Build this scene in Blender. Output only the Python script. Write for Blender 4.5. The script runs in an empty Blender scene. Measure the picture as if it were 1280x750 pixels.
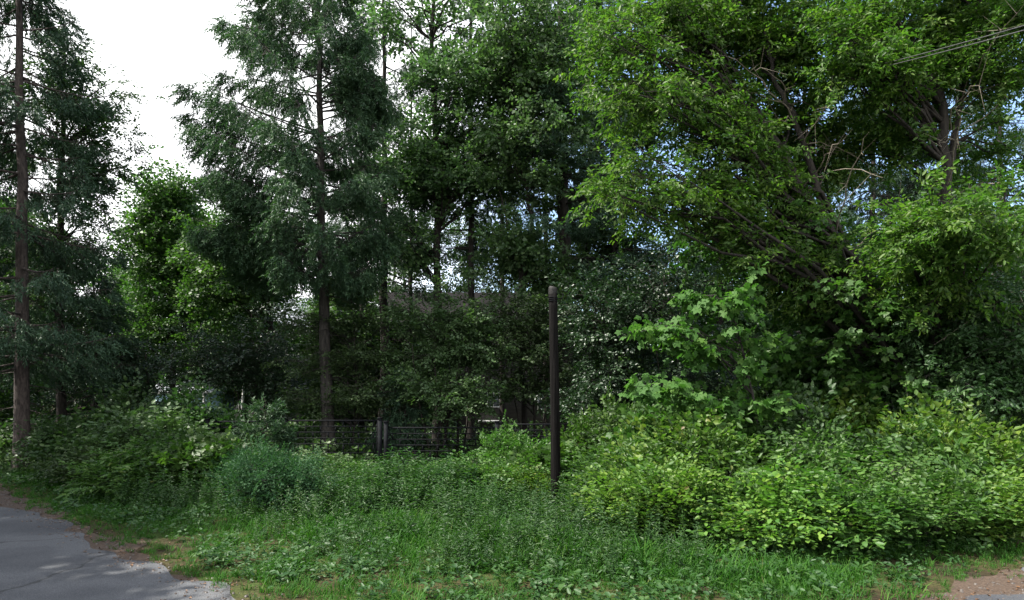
import bpy, math
import numpy as np
from mathutils import Vector

# ------------------------------------------------------------------ camera, sky, sun, exposure
SC = bpy.context.scene
COL = SC.collection
F, CX, HY, CAMH = 834.0, 640.0, 490.0, 2.5        # photo: focal length, centre column, horizon row, eye height
cam_d = bpy.data.cameras.new('camera')
cam = bpy.data.objects.new('camera', cam_d); COL.objects.link(cam)
cam.location = (0, 0, CAMH); cam.rotation_euler = (math.radians(90), 0, 0)
cam_d.sensor_fit = 'HORIZONTAL'; cam_d.sensor_width = 36.0; cam_d.lens = 36.0*F/1280.0
cam_d.shift_y = (HY-375.0)/1280.0
cam_d.clip_start = 0.1; cam_d.clip_end = 3000
SC.camera = cam

SUN_AZ, SUN_EL = -99.0, 55.0                      # degrees left of the view direction, above the horizon
az, el = math.radians(SUN_AZ), math.radians(SUN_EL)
to_sun = Vector((math.sin(az)*math.cos(el), math.cos(az)*math.cos(el), math.sin(el)))
sl = bpy.data.lights.new('sun', 'SUN'); sl.energy = 4.8; sl.angle = math.radians(0.5); sl.color = (1.0, 0.95, 0.86)
so = bpy.data.objects.new('sun', sl); COL.objects.link(so)
so.location = (0, 0, 60); so.rotation_euler = to_sun.to_track_quat('Z', 'Y').to_euler()

W = bpy.data.worlds.new('World'); SC.world = W; W.use_nodes = True
nt = W.node_tree; nt.nodes.clear()
def N(t, kind, **kw):
    n = t.nodes.new(kind)
    for k, v in kw.items(): setattr(n, k, v)
    return n
sky = N(nt, 'ShaderNodeTexSky', sky_type='NISHITA', sun_disc=False, sun_elevation=el, sun_rotation=az,
        altitude=150, air_density=1.0, dust_density=1.5, ozone_density=1.3)
bg = N(nt, 'ShaderNodeBackground'); bg.inputs['Strength'].default_value = 0.15
nt.links.new(sky.outputs[0], bg.inputs['Color'])
# bright cloud in the left of the sky
tc = N(nt, 'ShaderNodeTexCoord')
dot = N(nt, 'ShaderNodeVectorMath', operation='DOT_PRODUCT')
cd = Vector((-0.62, 1.0, 0.45)).normalized(); dot.inputs[1].default_value = cd
nt.links.new(tc.outputs['Generated'], dot.inputs[0])
ns = N(nt, 'ShaderNodeTexNoise'); ns.inputs['Scale'].default_value = 3.0; ns.inputs['Detail'].default_value = 6
nt.links.new(tc.outputs['Generated'], ns.inputs['Vector'])
ma = N(nt, 'ShaderNodeMath', operation='MULTIPLY_ADD'); ma.inputs[1].default_value = 0.25
nt.links.new(ns.outputs[0], ma.inputs[0]); nt.links.new(dot.outputs['Value'], ma.inputs[2])
mr = N(nt, 'ShaderNodeMapRange', interpolation_type='SMOOTHSTEP')
mr.inputs['From Min'].default_value = 0.93; mr.inputs['From Max'].default_value = 1.06
nt.links.new(ma.outputs[0], mr.inputs['Value'])
cl = N(nt, 'ShaderNodeBackground'); cl.inputs['Color'].default_value = (0.97, 0.98, 1, 1); cl.inputs['Strength'].default_value = 0.95
mx = N(nt, 'ShaderNodeMixShader'); wo = N(nt, 'ShaderNodeOutputWorld')
# scattered white clouds added overhead and behind the camera for fill light
sx = N(nt, 'ShaderNodeSeparateXYZ'); nt.links.new(tc.outputs['Generated'], sx.inputs[0])
n2 = N(nt, 'ShaderNodeTexNoise'); n2.inputs['Scale'].default_value = 2.2; n2.inputs['Detail'].default_value = 7
nt.links.new(tc.outputs['Generated'], n2.inputs['Vector'])
mb = N(nt, 'ShaderNodeMath', operation='MULTIPLY_ADD'); mb.inputs[1].default_value = -0.22
nt.links.new(sx.outputs[1], mb.inputs[0]); nt.links.new(n2.outputs[0], mb.inputs[2])
mr2 = N(nt, 'ShaderNodeMapRange', interpolation_type='SMOOTHSTEP')
mr2.inputs['From Min'].default_value = 0.43; mr2.inputs['From Max'].default_value = 0.64
nt.links.new(mb.outputs[0], mr2.inputs['Value'])
mm = N(nt, 'ShaderNodeMath', operation='MAXIMUM')
nt.links.new(mr.outputs[0], mm.inputs[0]); nt.links.new(mr2.outputs[0], mm.inputs[1])
nt.links.new(mm.outputs[0], mx.inputs[0]); nt.links.new(bg.outputs[0], mx.inputs[1]); nt.links.new(cl.outputs[0], mx.inputs[2])
nt.links.new(mx.outputs[0], wo.inputs['Surface'])

SC.view_settings.view_transform = 'Standard'; SC.view_settings.look = 'None'
SC.view_settings.gamma = 1.0; SC.view_settings.use_curve_mapping = False
SC.view_settings.exposure = 1.4
SC.render.engine = 'CYCLES'
SC.cycles.max_bounces = 6; SC.cycles.diffuse_bounces = 3; SC.cycles.glossy_bounces = 1
SC.cycles.transmission_bounces = 3; SC.cycles.transparent_max_bounces = 4
SC.cycles.sample_clamp_indirect = 4.0
SC.cycles.use_denoising = True; SC.cycles.denoising_prefilter = 'ACCURATE'

# ------------------------------------------------------------------ helpers
def P(px, py, Y):
    """the point at depth Y that the photograph shows at (px, py)"""
    return np.array(((px-CX)/F*Y, Y, CAMH+(HY-py)/F*Y))
def G(px, Y, z=0.0):
    return np.array(((px-CX)/F*Y, Y, z))
def nrm(v):
    return v/np.maximum(np.linalg.norm(v, axis=-1, keepdims=True), 1e-9)

def mesh_obj(name, V, Q, mat, parent=None, rnd=None, smooth=False, origin=None):
    V = np.asarray(V, dtype=np.float32).reshape(-1, 3); Q = np.asarray(Q, dtype=np.int32)
    if origin is not None: V = V-np.asarray(origin, dtype=np.float32)
    me = bpy.data.meshes.new(name)
    k = Q.shape[1]; m = len(Q)
    me.vertices.add(len(V)); me.vertices.foreach_set('co', V.ravel())
    me.loops.add(m*k); me.loops.foreach_set('vertex_index', Q.ravel())
    me.polygons.add(m); me.polygons.foreach_set('loop_start', np.arange(0, m*k, k, dtype=np.int32))
    if smooth: me.polygons.foreach_set('use_smooth', np.ones(m, dtype=bool))
    me.update(calc_edges=True)
    if rnd is not None:
        a = me.attributes.new('rnd', 'FLOAT', 'FACE'); a.data.foreach_set('value', np.asarray(rnd, dtype=np.float32))
    me.materials.append(mat)
    o = bpy.data.objects.new(name, me); COL.objects.link(o)
    if parent is not None: o.parent = parent
    return o
def tag(o, label=None, cat=None, group=None, kind=None):
    if label: o['label'] = label
    if cat: o['category'] = cat
    if group: o['group'] = group
    if kind: o['kind'] = kind
    return o
def thing(name, label, cat, loc, rz=0.0, group=None):
    o = bpy.data.objects.new(name, None); COL.objects.link(o)
    o.empty_display_size = 0.3
    o.location = [float(c) for c in loc]; o.rotation_euler = (0, 0, rz)
    return tag(o, label, cat, group)
def dup(root, loc, rz, s, label, group=None):
    r = root.copy(); COL.objects.link(r); r.location = [float(c) for c in loc]; r.rotation_euler = (0, 0, rz); r.scale = s
    r['label'] = label
    if group: r['group'] = group
    for ch in list(root.children):
        c = ch.copy(); COL.objects.link(c); c.parent = r
        for g in list(ch.children):
            d = g.copy(); COL.objects.link(d); d.parent = c
    return r

class Geo:
    """collects quads"""
    def __init__(s): s.V = []; s.Q = []; s.R = []; s.n = 0
    def add(s, V, Q, R=None):
        s.V.append(np.asarray(V, dtype=np.float32)); s.Q.append(np.asarray(Q, dtype=np.int32)+s.n); s.n += len(V)
        s.R.append(np.zeros(len(Q), np.float32) if R is None else np.asarray(R, dtype=np.float32))
    def box(s, a, b):
        x0, y0, z0 = a; x1, y1, z1 = b
        s.add([(x0,y0,z0),(x1,y0,z0),(x1,y1,z0),(x0,y1,z0),(x0,y0,z1),(x1,y0,z1),(x1,y1,z1),(x0,y1,z1)],
              [(0,3,2,1),(4,5,6,7),(0,1,5,4),(1,2,6,5),(2,3,7,6),(3,0,4,7)])
    def tube(s, pts, rad, sides=6, cap=True):
        pts = np.asarray(pts, float); n = len(pts); rad = np.broadcast_to(np.asarray(rad, float), (n,))
        t = nrm(np.gradient(pts, axis=0))
        ref = np.array((0.31, 0.95, 0.05)) if abs(t[0][2]) > 0.7 else np.array((0.05, 0.1, 1.0))
        u = nrm(np.cross(t, ref)); v = np.cross(t, u)
        a = np.arange(sides)/sides*2*np.pi
        ring = pts[:, None, :]+rad[:, None, None]*(np.cos(a)[None, :, None]*u[:, None, :]+np.sin(a)[None, :, None]*v[:, None, :])
        i = np.arange(n-1)[:, None]*sides; j = np.arange(sides)[None, :]; j2 = (j+1) % sides
        q = np.stack([i+j, i+j2, i+sides+j2, i+sides+j], -1).reshape(-1, 4)
        V = ring.reshape(-1, 3)
        if cap and sides % 2 == 0:
            base = (n-1)*sides
            ex = [(base, base+k, base+k+1, base+k+2) for k in range(1, sides-2, 2)]
            if ex: q = np.concatenate([q, np.array(ex)])
        s.add(V, q)
    def sticks(s, A, B, ra, rb):
        """many thin three-sided sticks at once"""
        n = len(A)
        if n == 0: return
        d = nrm(B-A); ref = np.where(np.abs(d[:, 2:3]) > 0.8, np.array([[1., 0, 0]]), np.array([[0, 0, 1.]]))
        u = nrm(np.cross(d, ref)); v = np.cross(d, u)
        ra = np.broadcast_to(ra, (n,)); rb = np.broadcast_to(rb, (n,))
        V = []
        for (C, r) in ((A, ra), (B, rb)):
            for k in range(3):
                a = k*2*np.pi/3
                V.append(C+r[:, None]*(math.cos(a)*u+math.sin(a)*v))
        V = np.stack(V, 1).reshape(-1, 3)
        q = np.array([(0,1,4,3),(1,2,5,4),(2,0,3,5)])
        Q = (np.arange(n)[:, None, None]*6+q[None]).reshape(-1, 4)
        s.add(V, Q)
    def place(s, T, pos, X, Z, sc, rng, base=None):
        """template T = (verts, quads, rnd) put at pos with axes X (along) and Z (up)"""
        tv, tq, tr = T; n = len(pos)
        if n == 0: return
        X = nrm(X); Yv = nrm(np.cross(Z, X)); Zv = np.cross(X, Yv)
        sc = np.broadcast_to(sc, (n,))
        V = pos[:, None, :]+sc[:, None, None]*(tv[None, :, 0:1]*X[:, None, :]+tv[None, :, 1:2]*Yv[:, None, :]+tv[None, :, 2:3]*Zv[:, None, :])
        Q = (np.arange(n)[:, None, None]*len(tv)+tq[None]).reshape(-1, 4)
        b = rng.random(n)*0.5 if base is None else base
        R = np.clip(b[:, None]+0.5*tr[None, :], 0, 1).reshape(-1)
        s.add(V.reshape(-1, 3), Q, R)
    def obj(s, name, mat, parent=None, origin=None, smooth=False):
        return mesh_obj(name, np.concatenate(s.V), np.concatenate(s.Q), mat, parent, np.concatenate(s.R), smooth, origin)

# ------------------------------------------------------------------ materials
def mat_new(name):
    m = bpy.data.materials.new(name); m.use_nodes = True; m.node_tree.nodes.clear()
    return m, m.node_tree
def ramp(t, stops):
    r = N(t, 'ShaderNodeValToRGB'); e = r.color_ramp.elements
    while len(e) < len(stops): e.new(0.5)
    for i, (p, c) in enumerate(stops): e[i].position = p; e[i].color = (*c, 1)
    return r
def leaf_mat(name, stops, trans=0.38, rough=0.5, spec=0.35, tcol=(0.9, 1.22, 0.5)):
    m, t = mat_new(name)
    at = N(t, 'ShaderNodeAttribute', attribute_name='rnd')
    oi = N(t, 'ShaderNodeObjectInfo')
    r = ramp(t, stops); t.links.new(at.outputs['Fac'], r.inputs[0])
    hs = N(t, 'ShaderNodeHueSaturation')
    a1 = N(t, 'ShaderNodeMapRange'); a1.inputs['To Min'].default_value = 0.492; a1.inputs['To Max'].default_value = 0.508
    a2 = N(t, 'ShaderNodeMapRange'); a2.inputs['To Min'].default_value = 0.85; a2.inputs['To Max'].default_value = 1.15
    t.links.new(oi.outputs['Random'], a1.inputs['Value']); t.links.new(oi.outputs['Random'], a2.inputs['Value'])
    t.links.new(a1.outputs[0], hs.inputs['Hue']); t.links.new(a2.outputs[0], hs.inputs['Value'])
    t.links.new(r.outputs[0], hs.inputs['Color'])
    p = N(t, 'ShaderNodeBsdfPrincipled'); p.inputs['Roughness'].default_value = rough
    p.inputs['Specular IOR Level'].default_value = spec
    t.links.new(hs.outputs[0], p.inputs['Base Color'])
    tr = N(t, 'ShaderNodeBsdfTranslucent')
    mu = N(t, 'ShaderNodeMix', data_type='RGBA', blend_type='MULTIPLY'); mu.inputs[0].default_value = 1.0
    t.links.new(hs.outputs[0], mu.inputs[6]); mu.inputs[7].default_value = (*tcol, 1)
    t.links.new(mu.outputs[2], tr.inputs['Color'])
    mxs = N(t, 'ShaderNodeMixShader'); mxs.inputs[0].default_value = trans
    t.links.new(p.outputs[0], mxs.inputs[1]); t.links.new(tr.outputs[0], mxs.inputs[2])
    o = N(t, 'ShaderNodeOutputMaterial'); t.links.new(mxs.outputs[0], o.inputs['Surface'])
    return m
def surf_mat(name, c0, c1, scale=(8, 8, 8), detail=6, rough=0.9, bump=0.3, dist=0.02, c2=None, spec=0.3, lo=0.35, hi=0.65):
    m, t = mat_new(name)
    tcn = N(t, 'ShaderNodeTexCoord'); mp = N(t, 'ShaderNodeMapping'); mp.inputs['Scale'].default_value = scale
    t.links.new(tcn.outputs['Object'], mp.inputs['Vector'])
    n = N(t, 'ShaderNodeTexNoise'); n.inputs['Scale'].default_value = 1.0; n.inputs['Detail'].default_value = detail
    n.inputs['Roughness'].default_value = 0.65
    t.links.new(mp.outputs[0], n.inputs['Vector'])
    st = [(lo, c0), (hi, c1)] if c2 is None else [(lo, c0), ((lo+hi)/2, c1), (hi, c2)]
    r = ramp(t, st); t.links.new(n.outputs[0], r.inputs[0])
    p = N(t, 'ShaderNodeBsdfPrincipled'); p.inputs['Roughness'].default_value = rough; p.inputs['Specular IOR Level'].default_value = spec
    t.links.new(r.outputs[0], p.inputs['Base Color'])
    if bump:
        b = N(t, 'ShaderNodeBump'); b.inputs['Strength'].default_value = bump; b.inputs['Distance'].default_value = dist
        t.links.new(n.outputs[0], b.inputs['Height']); t.links.new(b.outputs[0], p.inputs['Normal'])
    o = N(t, 'ShaderNodeOutputMaterial'); t.links.new(p.outputs[0], o.inputs['Surface'])
    return m

M = {}
M['leaf_elder'] = leaf_mat('box elder leaves', [(0, (0.034, 0.088, 0.018)), (0.5, (0.068, 0.15, 0.026)), (1, (0.14, 0.22, 0.036))], trans=0.5)
M['leaf_maple'] = leaf_mat('maple leaves', [(0, (0.03, 0.07, 0.018)), (0.6, (0.05, 0.11, 0.022)), (1, (0.09, 0.16, 0.03))], trans=0.40)
M['leaf_dark'] = leaf_mat('dark broad leaves', [(0, (0.022, 0.05, 0.018)), (0.6, (0.035, 0.075, 0.022)), (1, (0.06, 0.11, 0.03))], trans=0.32)
M['leaf_linden'] = leaf_mat('linden leaves', [(0, (0.045, 0.09, 0.038)), (0.6, (0.07, 0.13, 0.048)), (1, (0.11, 0.175, 0.06))], trans=0.42, tcol=(.95, 1.2, .6))
M['leaf_shade'] = leaf_mat('understorey leaves with painted shade', [(0, (0.013, 0.03, 0.014)), (0.6, (0.022, 0.047, 0.02)), (1, (0.04, 0.075, 0.03))], trans=0.25, spec=.45, rough=.42)  # darkened leaf colour: understorey shade painted into the leaves
M['leaf_sun'] = leaf_mat('fresh maple leaves', [(0, (0.035, 0.09, 0.022)), (0.5, (0.06, 0.14, 0.032)), (1, (0.10, 0.19, 0.04))], trans=0.42, spec=.15, rough=.6)
M['leaf_hazel'] = leaf_mat('hazel leaves', [(0, (0.035, 0.065, 0.025)), (0.6, (0.055, 0.095, 0.035)), (1, (0.09, 0.14, 0.05))], trans=0.32, rough=0.5, spec=0.3)
M['leaf_shrub'] = leaf_mat('shrub leaves', [(0, (0.032, 0.078, 0.018)), (0.5, (0.055, 0.12, 0.024)), (0.94, (0.09, 0.16, 0.032)), (1, (0.14, 0.15, 0.04))], trans=0.38)
M['leaf_yellow'] = leaf_mat('yellow green shrub leaves', [(0, (0.035, 0.095, 0.018)), (0.5, (0.085, 0.17, 0.026)), (0.93, (0.15, 0.23, 0.036)), (1, (0.17, 0.12, 0.05))], trans=0.40)
M['leaf_blue'] = leaf_mat('blue green shrub leaves', [(0, (0.02, 0.056, 0.025)), (0.6, (0.034, 0.086, 0.035)), (1, (0.06, 0.12, 0.045))], trans=0.3, rough=.65, spec=.15)
M['leaf_weed'] = leaf_mat('weed leaves', [(0, (0.022, 0.062, 0.018)), (0.6, (0.038, 0.095, 0.025)), (1, (0.07, 0.135, 0.032))], trans=0.38)
M['needle_blue'] = leaf_mat('larch needles', [(0, (0.03, 0.072, 0.042)), (0.6, (0.05, 0.105, 0.048)), (1, (0.075, 0.145, 0.065))], trans=0.25, rough=0.6)
M['needle_dark'] = leaf_mat('spruce needles', [(0, (0.023, 0.052, 0.029)), (0.6, (0.036, 0.077, 0.04)), (1, (0.06, 0.108, 0.05))], trans=0.18, rough=0.6)
M['grass'] = leaf_mat('grass blades', [(0, (0.022, 0.065, 0.011)), (0.6, (0.038, 0.115, 0.015)), (0.92, (0.075, 0.155, 0.024)), (1, (0.2, 0.16, 0.08))], trans=0.4, spec=.15, rough=.6)
M['bark'] = surf_mat('grey brown bark', (0.016, 0.0145, 0.0135), (0.06, 0.053, 0.048), (14, 14, 3.0), bump=0.8, dist=0.03)
M['bark_red'] = surf_mat('spruce bark', (0.022, 0.018, 0.016), (0.085, 0.068, 0.062), (16, 16, 5.0), bump=0.8, dist=0.03)
M['bark_dark'] = surf_mat('dark bark', (0.011, 0.0095, 0.0085), (0.04, 0.034, 0.029), (14, 14, 3.0), bump=0.8, dist=0.03)
M['bark_white'] = surf_mat('birch bark', (0.05, 0.05, 0.05), (0.75, 0.74, 0.70), (3, 3, 14), bump=0.2, dist=0.01, lo=0.36, hi=0.42)
M['dead_twig'] = surf_mat('dead twig bark', (0.10, 0.085, 0.065), (0.22, 0.19, 0.15), (6, 6, 6), bump=0)
M['pole'] = surf_mat('weathered tarred wood', (0.0015, 0.0013, 0.0013), (0.012, 0.0105, 0.0102), (38, 38, 1.1), lo=.4, hi=.7, spec=.1, bump=0.5, dist=0.01)
M['pole_cap'] = surf_mat('weathered tin', (0.009, 0.0085, 0.008), (0.026, 0.024, 0.023), (9, 9, 9), rough=0.7, bump=0.2)
M['iron'] = surf_mat('dark painted iron', (0.004, 0.0044, 0.0055), (0.0095, 0.0105, 0.013), (9, 9, 9), spec=.08, rough=0.75, bump=0.15, dist=0.003)
M['cable'] = surf_mat('cable sheath', (0.04, 0.04, 0.04), (0.075, 0.075, 0.075), (9, 9, 9), rough=0.5, bump=0)

# ------------------------------------------------------------------ leaf and twig templates
R0 = np.random.default_rng(11)
def leaf_oval(l, w):
    v = np.array([(0,0,0),(l*.32,w*.5,.06*l),(l*.72,w*.36,.05*l),(l,0,-.08*l),(l*.72,-w*.36,.05*l),(l*.32,-w*.5,.06*l)])
    return v, np.array([(0,3,2,1),(0,5,4,3)])
def leaf_diamond(l, w):
    v = np.array([(0,0,0),(l*.42,w*.5,.06*l),(l,0,-.08*l),(l*.42,-w*.5,.06*l)])
    return v, np.array([(0,3,2,1)])
def leaf_palm(l, w):
    V = []; Q = []
    for i, (a, r) in enumerate(((-112,.55),(-54,.86),(0,1.0),(54,.86),(112,.55))):
        a = math.radians(a); c, s = math.cos(a), math.sin(a); b = l*.28
        pts = [(0,0,0),(r*l*.48,.24*l,.05*l),(r*l*.72,.0,-.05*l),(r*l*.48,-.24*l,.05*l)]
        pts[2] = (r*l*.8, 0, -.07*l)
        for (x, y, z) in pts: V.append((b+x*c-y*s if True else 0, x*s+y*c, z))
        Q.append((4*i, 4*i+3, 4*i+2, 4*i+1))
    return np.array(V), np.array(Q)
def rot(axis, a):
    c, s = math.cos(a), math.sin(a)
    return np.array({'x': ((1,0,0),(0,c,-s),(0,s,c)), 'y': ((c,0,s),(0,1,0),(-s,0,c)), 'z': ((c,-s,0),(s,c,0),(0,0,1))}[axis])
def spray(rng, leaf, n, L, l, w, ang=55, droop=.25, roll=.5, jit=.04, flat=1.0):
    """a leafy twig along +X"""
    V = []; Q = []; R = []; k = 0
    for i in range(n):
        s = (i+.6)/n; side = 1 if i % 2 else -1
        if i == n-1: side = 0
        ll = l*rng.uniform(.7, 1.15)
        lv, lq = leaf(ll, w*ll/l)
        a = math.radians(ang)*side*rng.uniform(.6, 1.3)
        Rm = rot('z', a) @ rot('y', droop*rng.uniform(-.3, 2.0)) @ rot('x', rng.normal(0, roll))
        p = np.array((s*L, rng.normal(0, jit), rng.normal(0, jit*flat)-.12*L*s*s))
        V.append(lv @ Rm.T+p); Q.append(lq+k); k += len(lv); R += [rng.random()]*len(lq)
    return np.concatenate(V), np.concatenate(Q), np.array(R)
def kinds(fn, n=5):
    return [fn(np.random.default_rng(100+i)) for i in range(n)]
SPR = {
    'elder': kinds(lambda r: spray(r, leaf_oval, 15, .48, .125, .05, 60, .45, .6, .05)),
    'oval':  kinds(lambda r: spray(r, leaf_oval, 13, .42, .095, .06, 55, .25, .5, .05)),
    'far':   kinds(lambda r: spray(r, leaf_diamond, 13, .55, .15, .11, 60, .3, .7, .09)),
    'maple': kinds(lambda r: spray(r, leaf_palm, 7, .42, .15, .15, 60, .35, .45, .06)),
    'bigmaple': kinds(lambda r: spray(r, leaf_palm, 7, .4, .165, .16, 65, .45, .5, .06)),
    'fine':  kinds(lambda r: spray(r, leaf_oval, 18, .42, .075, .028, 50, .25, .7, .05)),
    'shrub': kinds(lambda r: spray(r, leaf_oval, 14, .34, .075, .046, 55, .2, .5, .05)),
    'lance': kinds(lambda r: spray(r, leaf_oval, 12, .36, .11, .034, 55, .4, .6, .03)),
}
def needles(rng, n=18, L=.42, l=.14, w=.032):
    V = []; Q = []; R = []
    for i in range(n):
        s = (i+.5)/n
        lv, lq = leaf_diamond(l*rng.uniform(.7, 1.2), w)
        a = math.radians(38)*rng.choice((-1, 1))*rng.uniform(.3, 1.3)
        Rm = rot('z', a) @ rot('y', rng.normal(.1, .45)) @ rot('x', rng.uniform(-1.4, 1.4))
        V.append(lv @ Rm.T+np.array((s*L, 0, -.1*L*s*s))); Q.append(lq+4*i); R.append(rng.random())
    return np.concatenate(V), np.concatenate(Q), np.array(R)
NEED = [needles(np.random.default_rng(200+i)) for i in range(5)]
NEEDL = [needles(np.random.default_rng(260+i), 26, .52, .11, .026) for i in range(4)]+[needles(np.random.default_rng(270+i), 22, .42, .13, .03) for i in range(3)]
NEEDBIG = [needles(np.random.default_rng(230+i), 14, .6, .22, .05) for i in range(5)]

def bez(a, b, c, n):
    t = np.linspace(0, 1, n)[:, None]
    return (1-t)**2*a+2*t*(1-t)*b+t*t*c
def smooth_path(pts, n):
    pts = np.asarray(pts, float); d = np.r_[0, np.cumsum(np.linalg.norm(np.diff(pts, axis=0), axis=1))]
    t = np.linspace(0, d[-1], n)
    p = np.stack([np.interp(t, d, pts[:, k]) for k in range(3)], 1)
    for _ in range(2):
        p[1:-1] = .25*p[:-2]+.5*p[1:-1]+.25*p[2:]
    return p
def put_sprays(geo, rng, kind, pos, X, Z, sc):
    T = SPR[kind] if isinstance(kind, str) else kind
    sel = rng.integers(0, len(T), len(pos))
    for i in range(len(T)):
        k = sel == i
        geo.place(T[i], pos[k], X[k], Z[k], sc[k], rng)

def crown_on(wood, leaf, rng, path, prad, lobes, kind, sub=7, nsp=4, sublen=(.5, 1.3), ssc=(.8, 1.25), low=.15, droop=.15, limb_r=.016, flat=.45):
    """limbs from the trunk path out to points inside the lobes, side twigs on each limb, leafy sprays on the twigs"""
    zs = path[:, 2]
    for (c, rad, n) in lobes:
        c = np.asarray(c, float); rad = np.asarray(rad, float)
        for _ in range(n):
            u = nrm(rng.normal(size=3))*rng.random()**.42
            tgt = c+rad*u
            hd = np.linalg.norm(path[:, :2]-tgt[:2], axis=1)
            ok = (zs < tgt[2]-rng.uniform(.2, .8)*hd) & (zs >= zs[0]+low*(zs[-1]-zs[0])) & (np.arange(len(zs)) < len(zs)-1)
            cand = np.nonzero(ok)[0]
            i = int(cand[np.argmin(np.linalg.norm(path[cand]-tgt, axis=1))]) if len(cand) else int(np.searchsorted(zs, zs[0]+low*(zs[-1]-zs[0])))
            i = min(i, len(path)-1); st = path[i]
            ln = np.linalg.norm(tgt-st)
            mid = .5*(st+tgt)+np.array((0, 0, .14*ln))+rng.normal(size=3)*.07*ln
            lp = bez(st, mid, tgt, 7)
            lp[1:-1] += rng.normal(size=(5, 3))*.02*ln
            r0 = min(.55*prad[i], limb_r*ln+.008)
            wood.tube(lp, np.linspace(r0, .007, 7), 5, cap=False)
            s = rng.uniform(.3, 1.0, sub); s[0] = 1.0
            f = s*6; k = np.minimum(f.astype(int), 5); fr = (f-k)[:, None]
            base = lp[k]*(1-fr)+lp[k+1]*fr
            tang = nrm(lp[k+1]-lp[k])
            out = nrm(base-c)
            d = nrm(rng.normal(size=(sub, 3))*np.array((1, 1, flat))+.6*tang+.35*out)
            L = rng.uniform(*sublen, sub)[:, None]
            tip = base+d*L-np.array((0, 0, droop))*L
            wood.sticks(base, tip, .009, .003)
            fr2 = rng.uniform(.2, 1.05, (sub, nsp)); fr2[:, 0] = 1.0
            pos = (base[:, None, :]+(tip-base)[:, None, :]*fr2[..., None]).reshape(-1, 3)
            X = nrm(np.repeat(d, nsp, 0)+rng.normal(size=(sub*nsp, 3))*np.array((.8, .8, .35))-np.array((0, 0, droop)))
            Z = nrm(np.array((0, 0, 1.))+rng.normal(size=(sub*nsp, 3))*.38+.15*np.repeat(out, nsp, 0))
            put_sprays(leaf, rng, kind, pos, X, Z, rng.uniform(*ssc, sub*nsp))

def broadleaf(name, label, seed, trunk, r0, lobes, kind, leafm, barkm='bark', group=None, extra=(), r1=.28, dead=0, cat='tree', **kw):
    rng = np.random.default_rng(seed); wood = Geo(); leaf = Geo()
    paths = [(trunk, r0)]+list(extra)
    base = np.asarray(trunk[0], float)
    P0 = []
    for (tp, r) in paths:
        n = max(8, int(3*len(tp)+6)); p = smooth_path(tp, n)
        p[1:-1] += rng.normal(size=(n-2, 3))*.25*r
        rr = r*(1-(1-r1)*np.linspace(0, 1, n)); 
        if tp is trunk: rr[0] *= 1.3
        wood.tube(p, rr, 10 if r > .1 else 6); P0.append((p, rr))
    for lb in lobes:
        k = lb[3] if len(lb) > 3 else 0
        crown_on(wood, leaf, rng, P0[k][0], P0[k][1], [lb[:3]], kind, **kw)
    t = thing(name, label, cat, base, group=group)
    wood.obj('trunk', M[barkm], t, base, smooth=True)
    leaf.obj('crown', M[leafm], t, base)
    if dead:
        for _ in range(dead):
            dg = Geo()
            p, rr = P0[rng.integers(len(P0))]
            i = rng.integers(len(p)//5, int(len(p)*.75))
            a = rng.uniform(0, 2*np.pi); ln = rng.uniform(.8, 2.6)
            e = p[i]+np.array((math.cos(a)*ln, math.sin(a)*ln-.3*ln, rng.uniform(-.5, .6)*ln))
            lp = bez(p[i], .5*(p[i]+e)+np.array((0, 0, .3*ln)), e, 8)+rng.normal(size=(8, 3))*.05
            lp[0] = p[i]
            dg.tube(lp, np.linspace(.018, .004, 8), 4, cap=False)
            k = rng.integers(2, 8, 6); A = lp[k]
            dg.sticks(A, A+rng.normal(size=(6, 3))*.3, .006, .002)
            dg.obj('dead_branch', M['dead_twig'], t, base)
    return t

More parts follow.
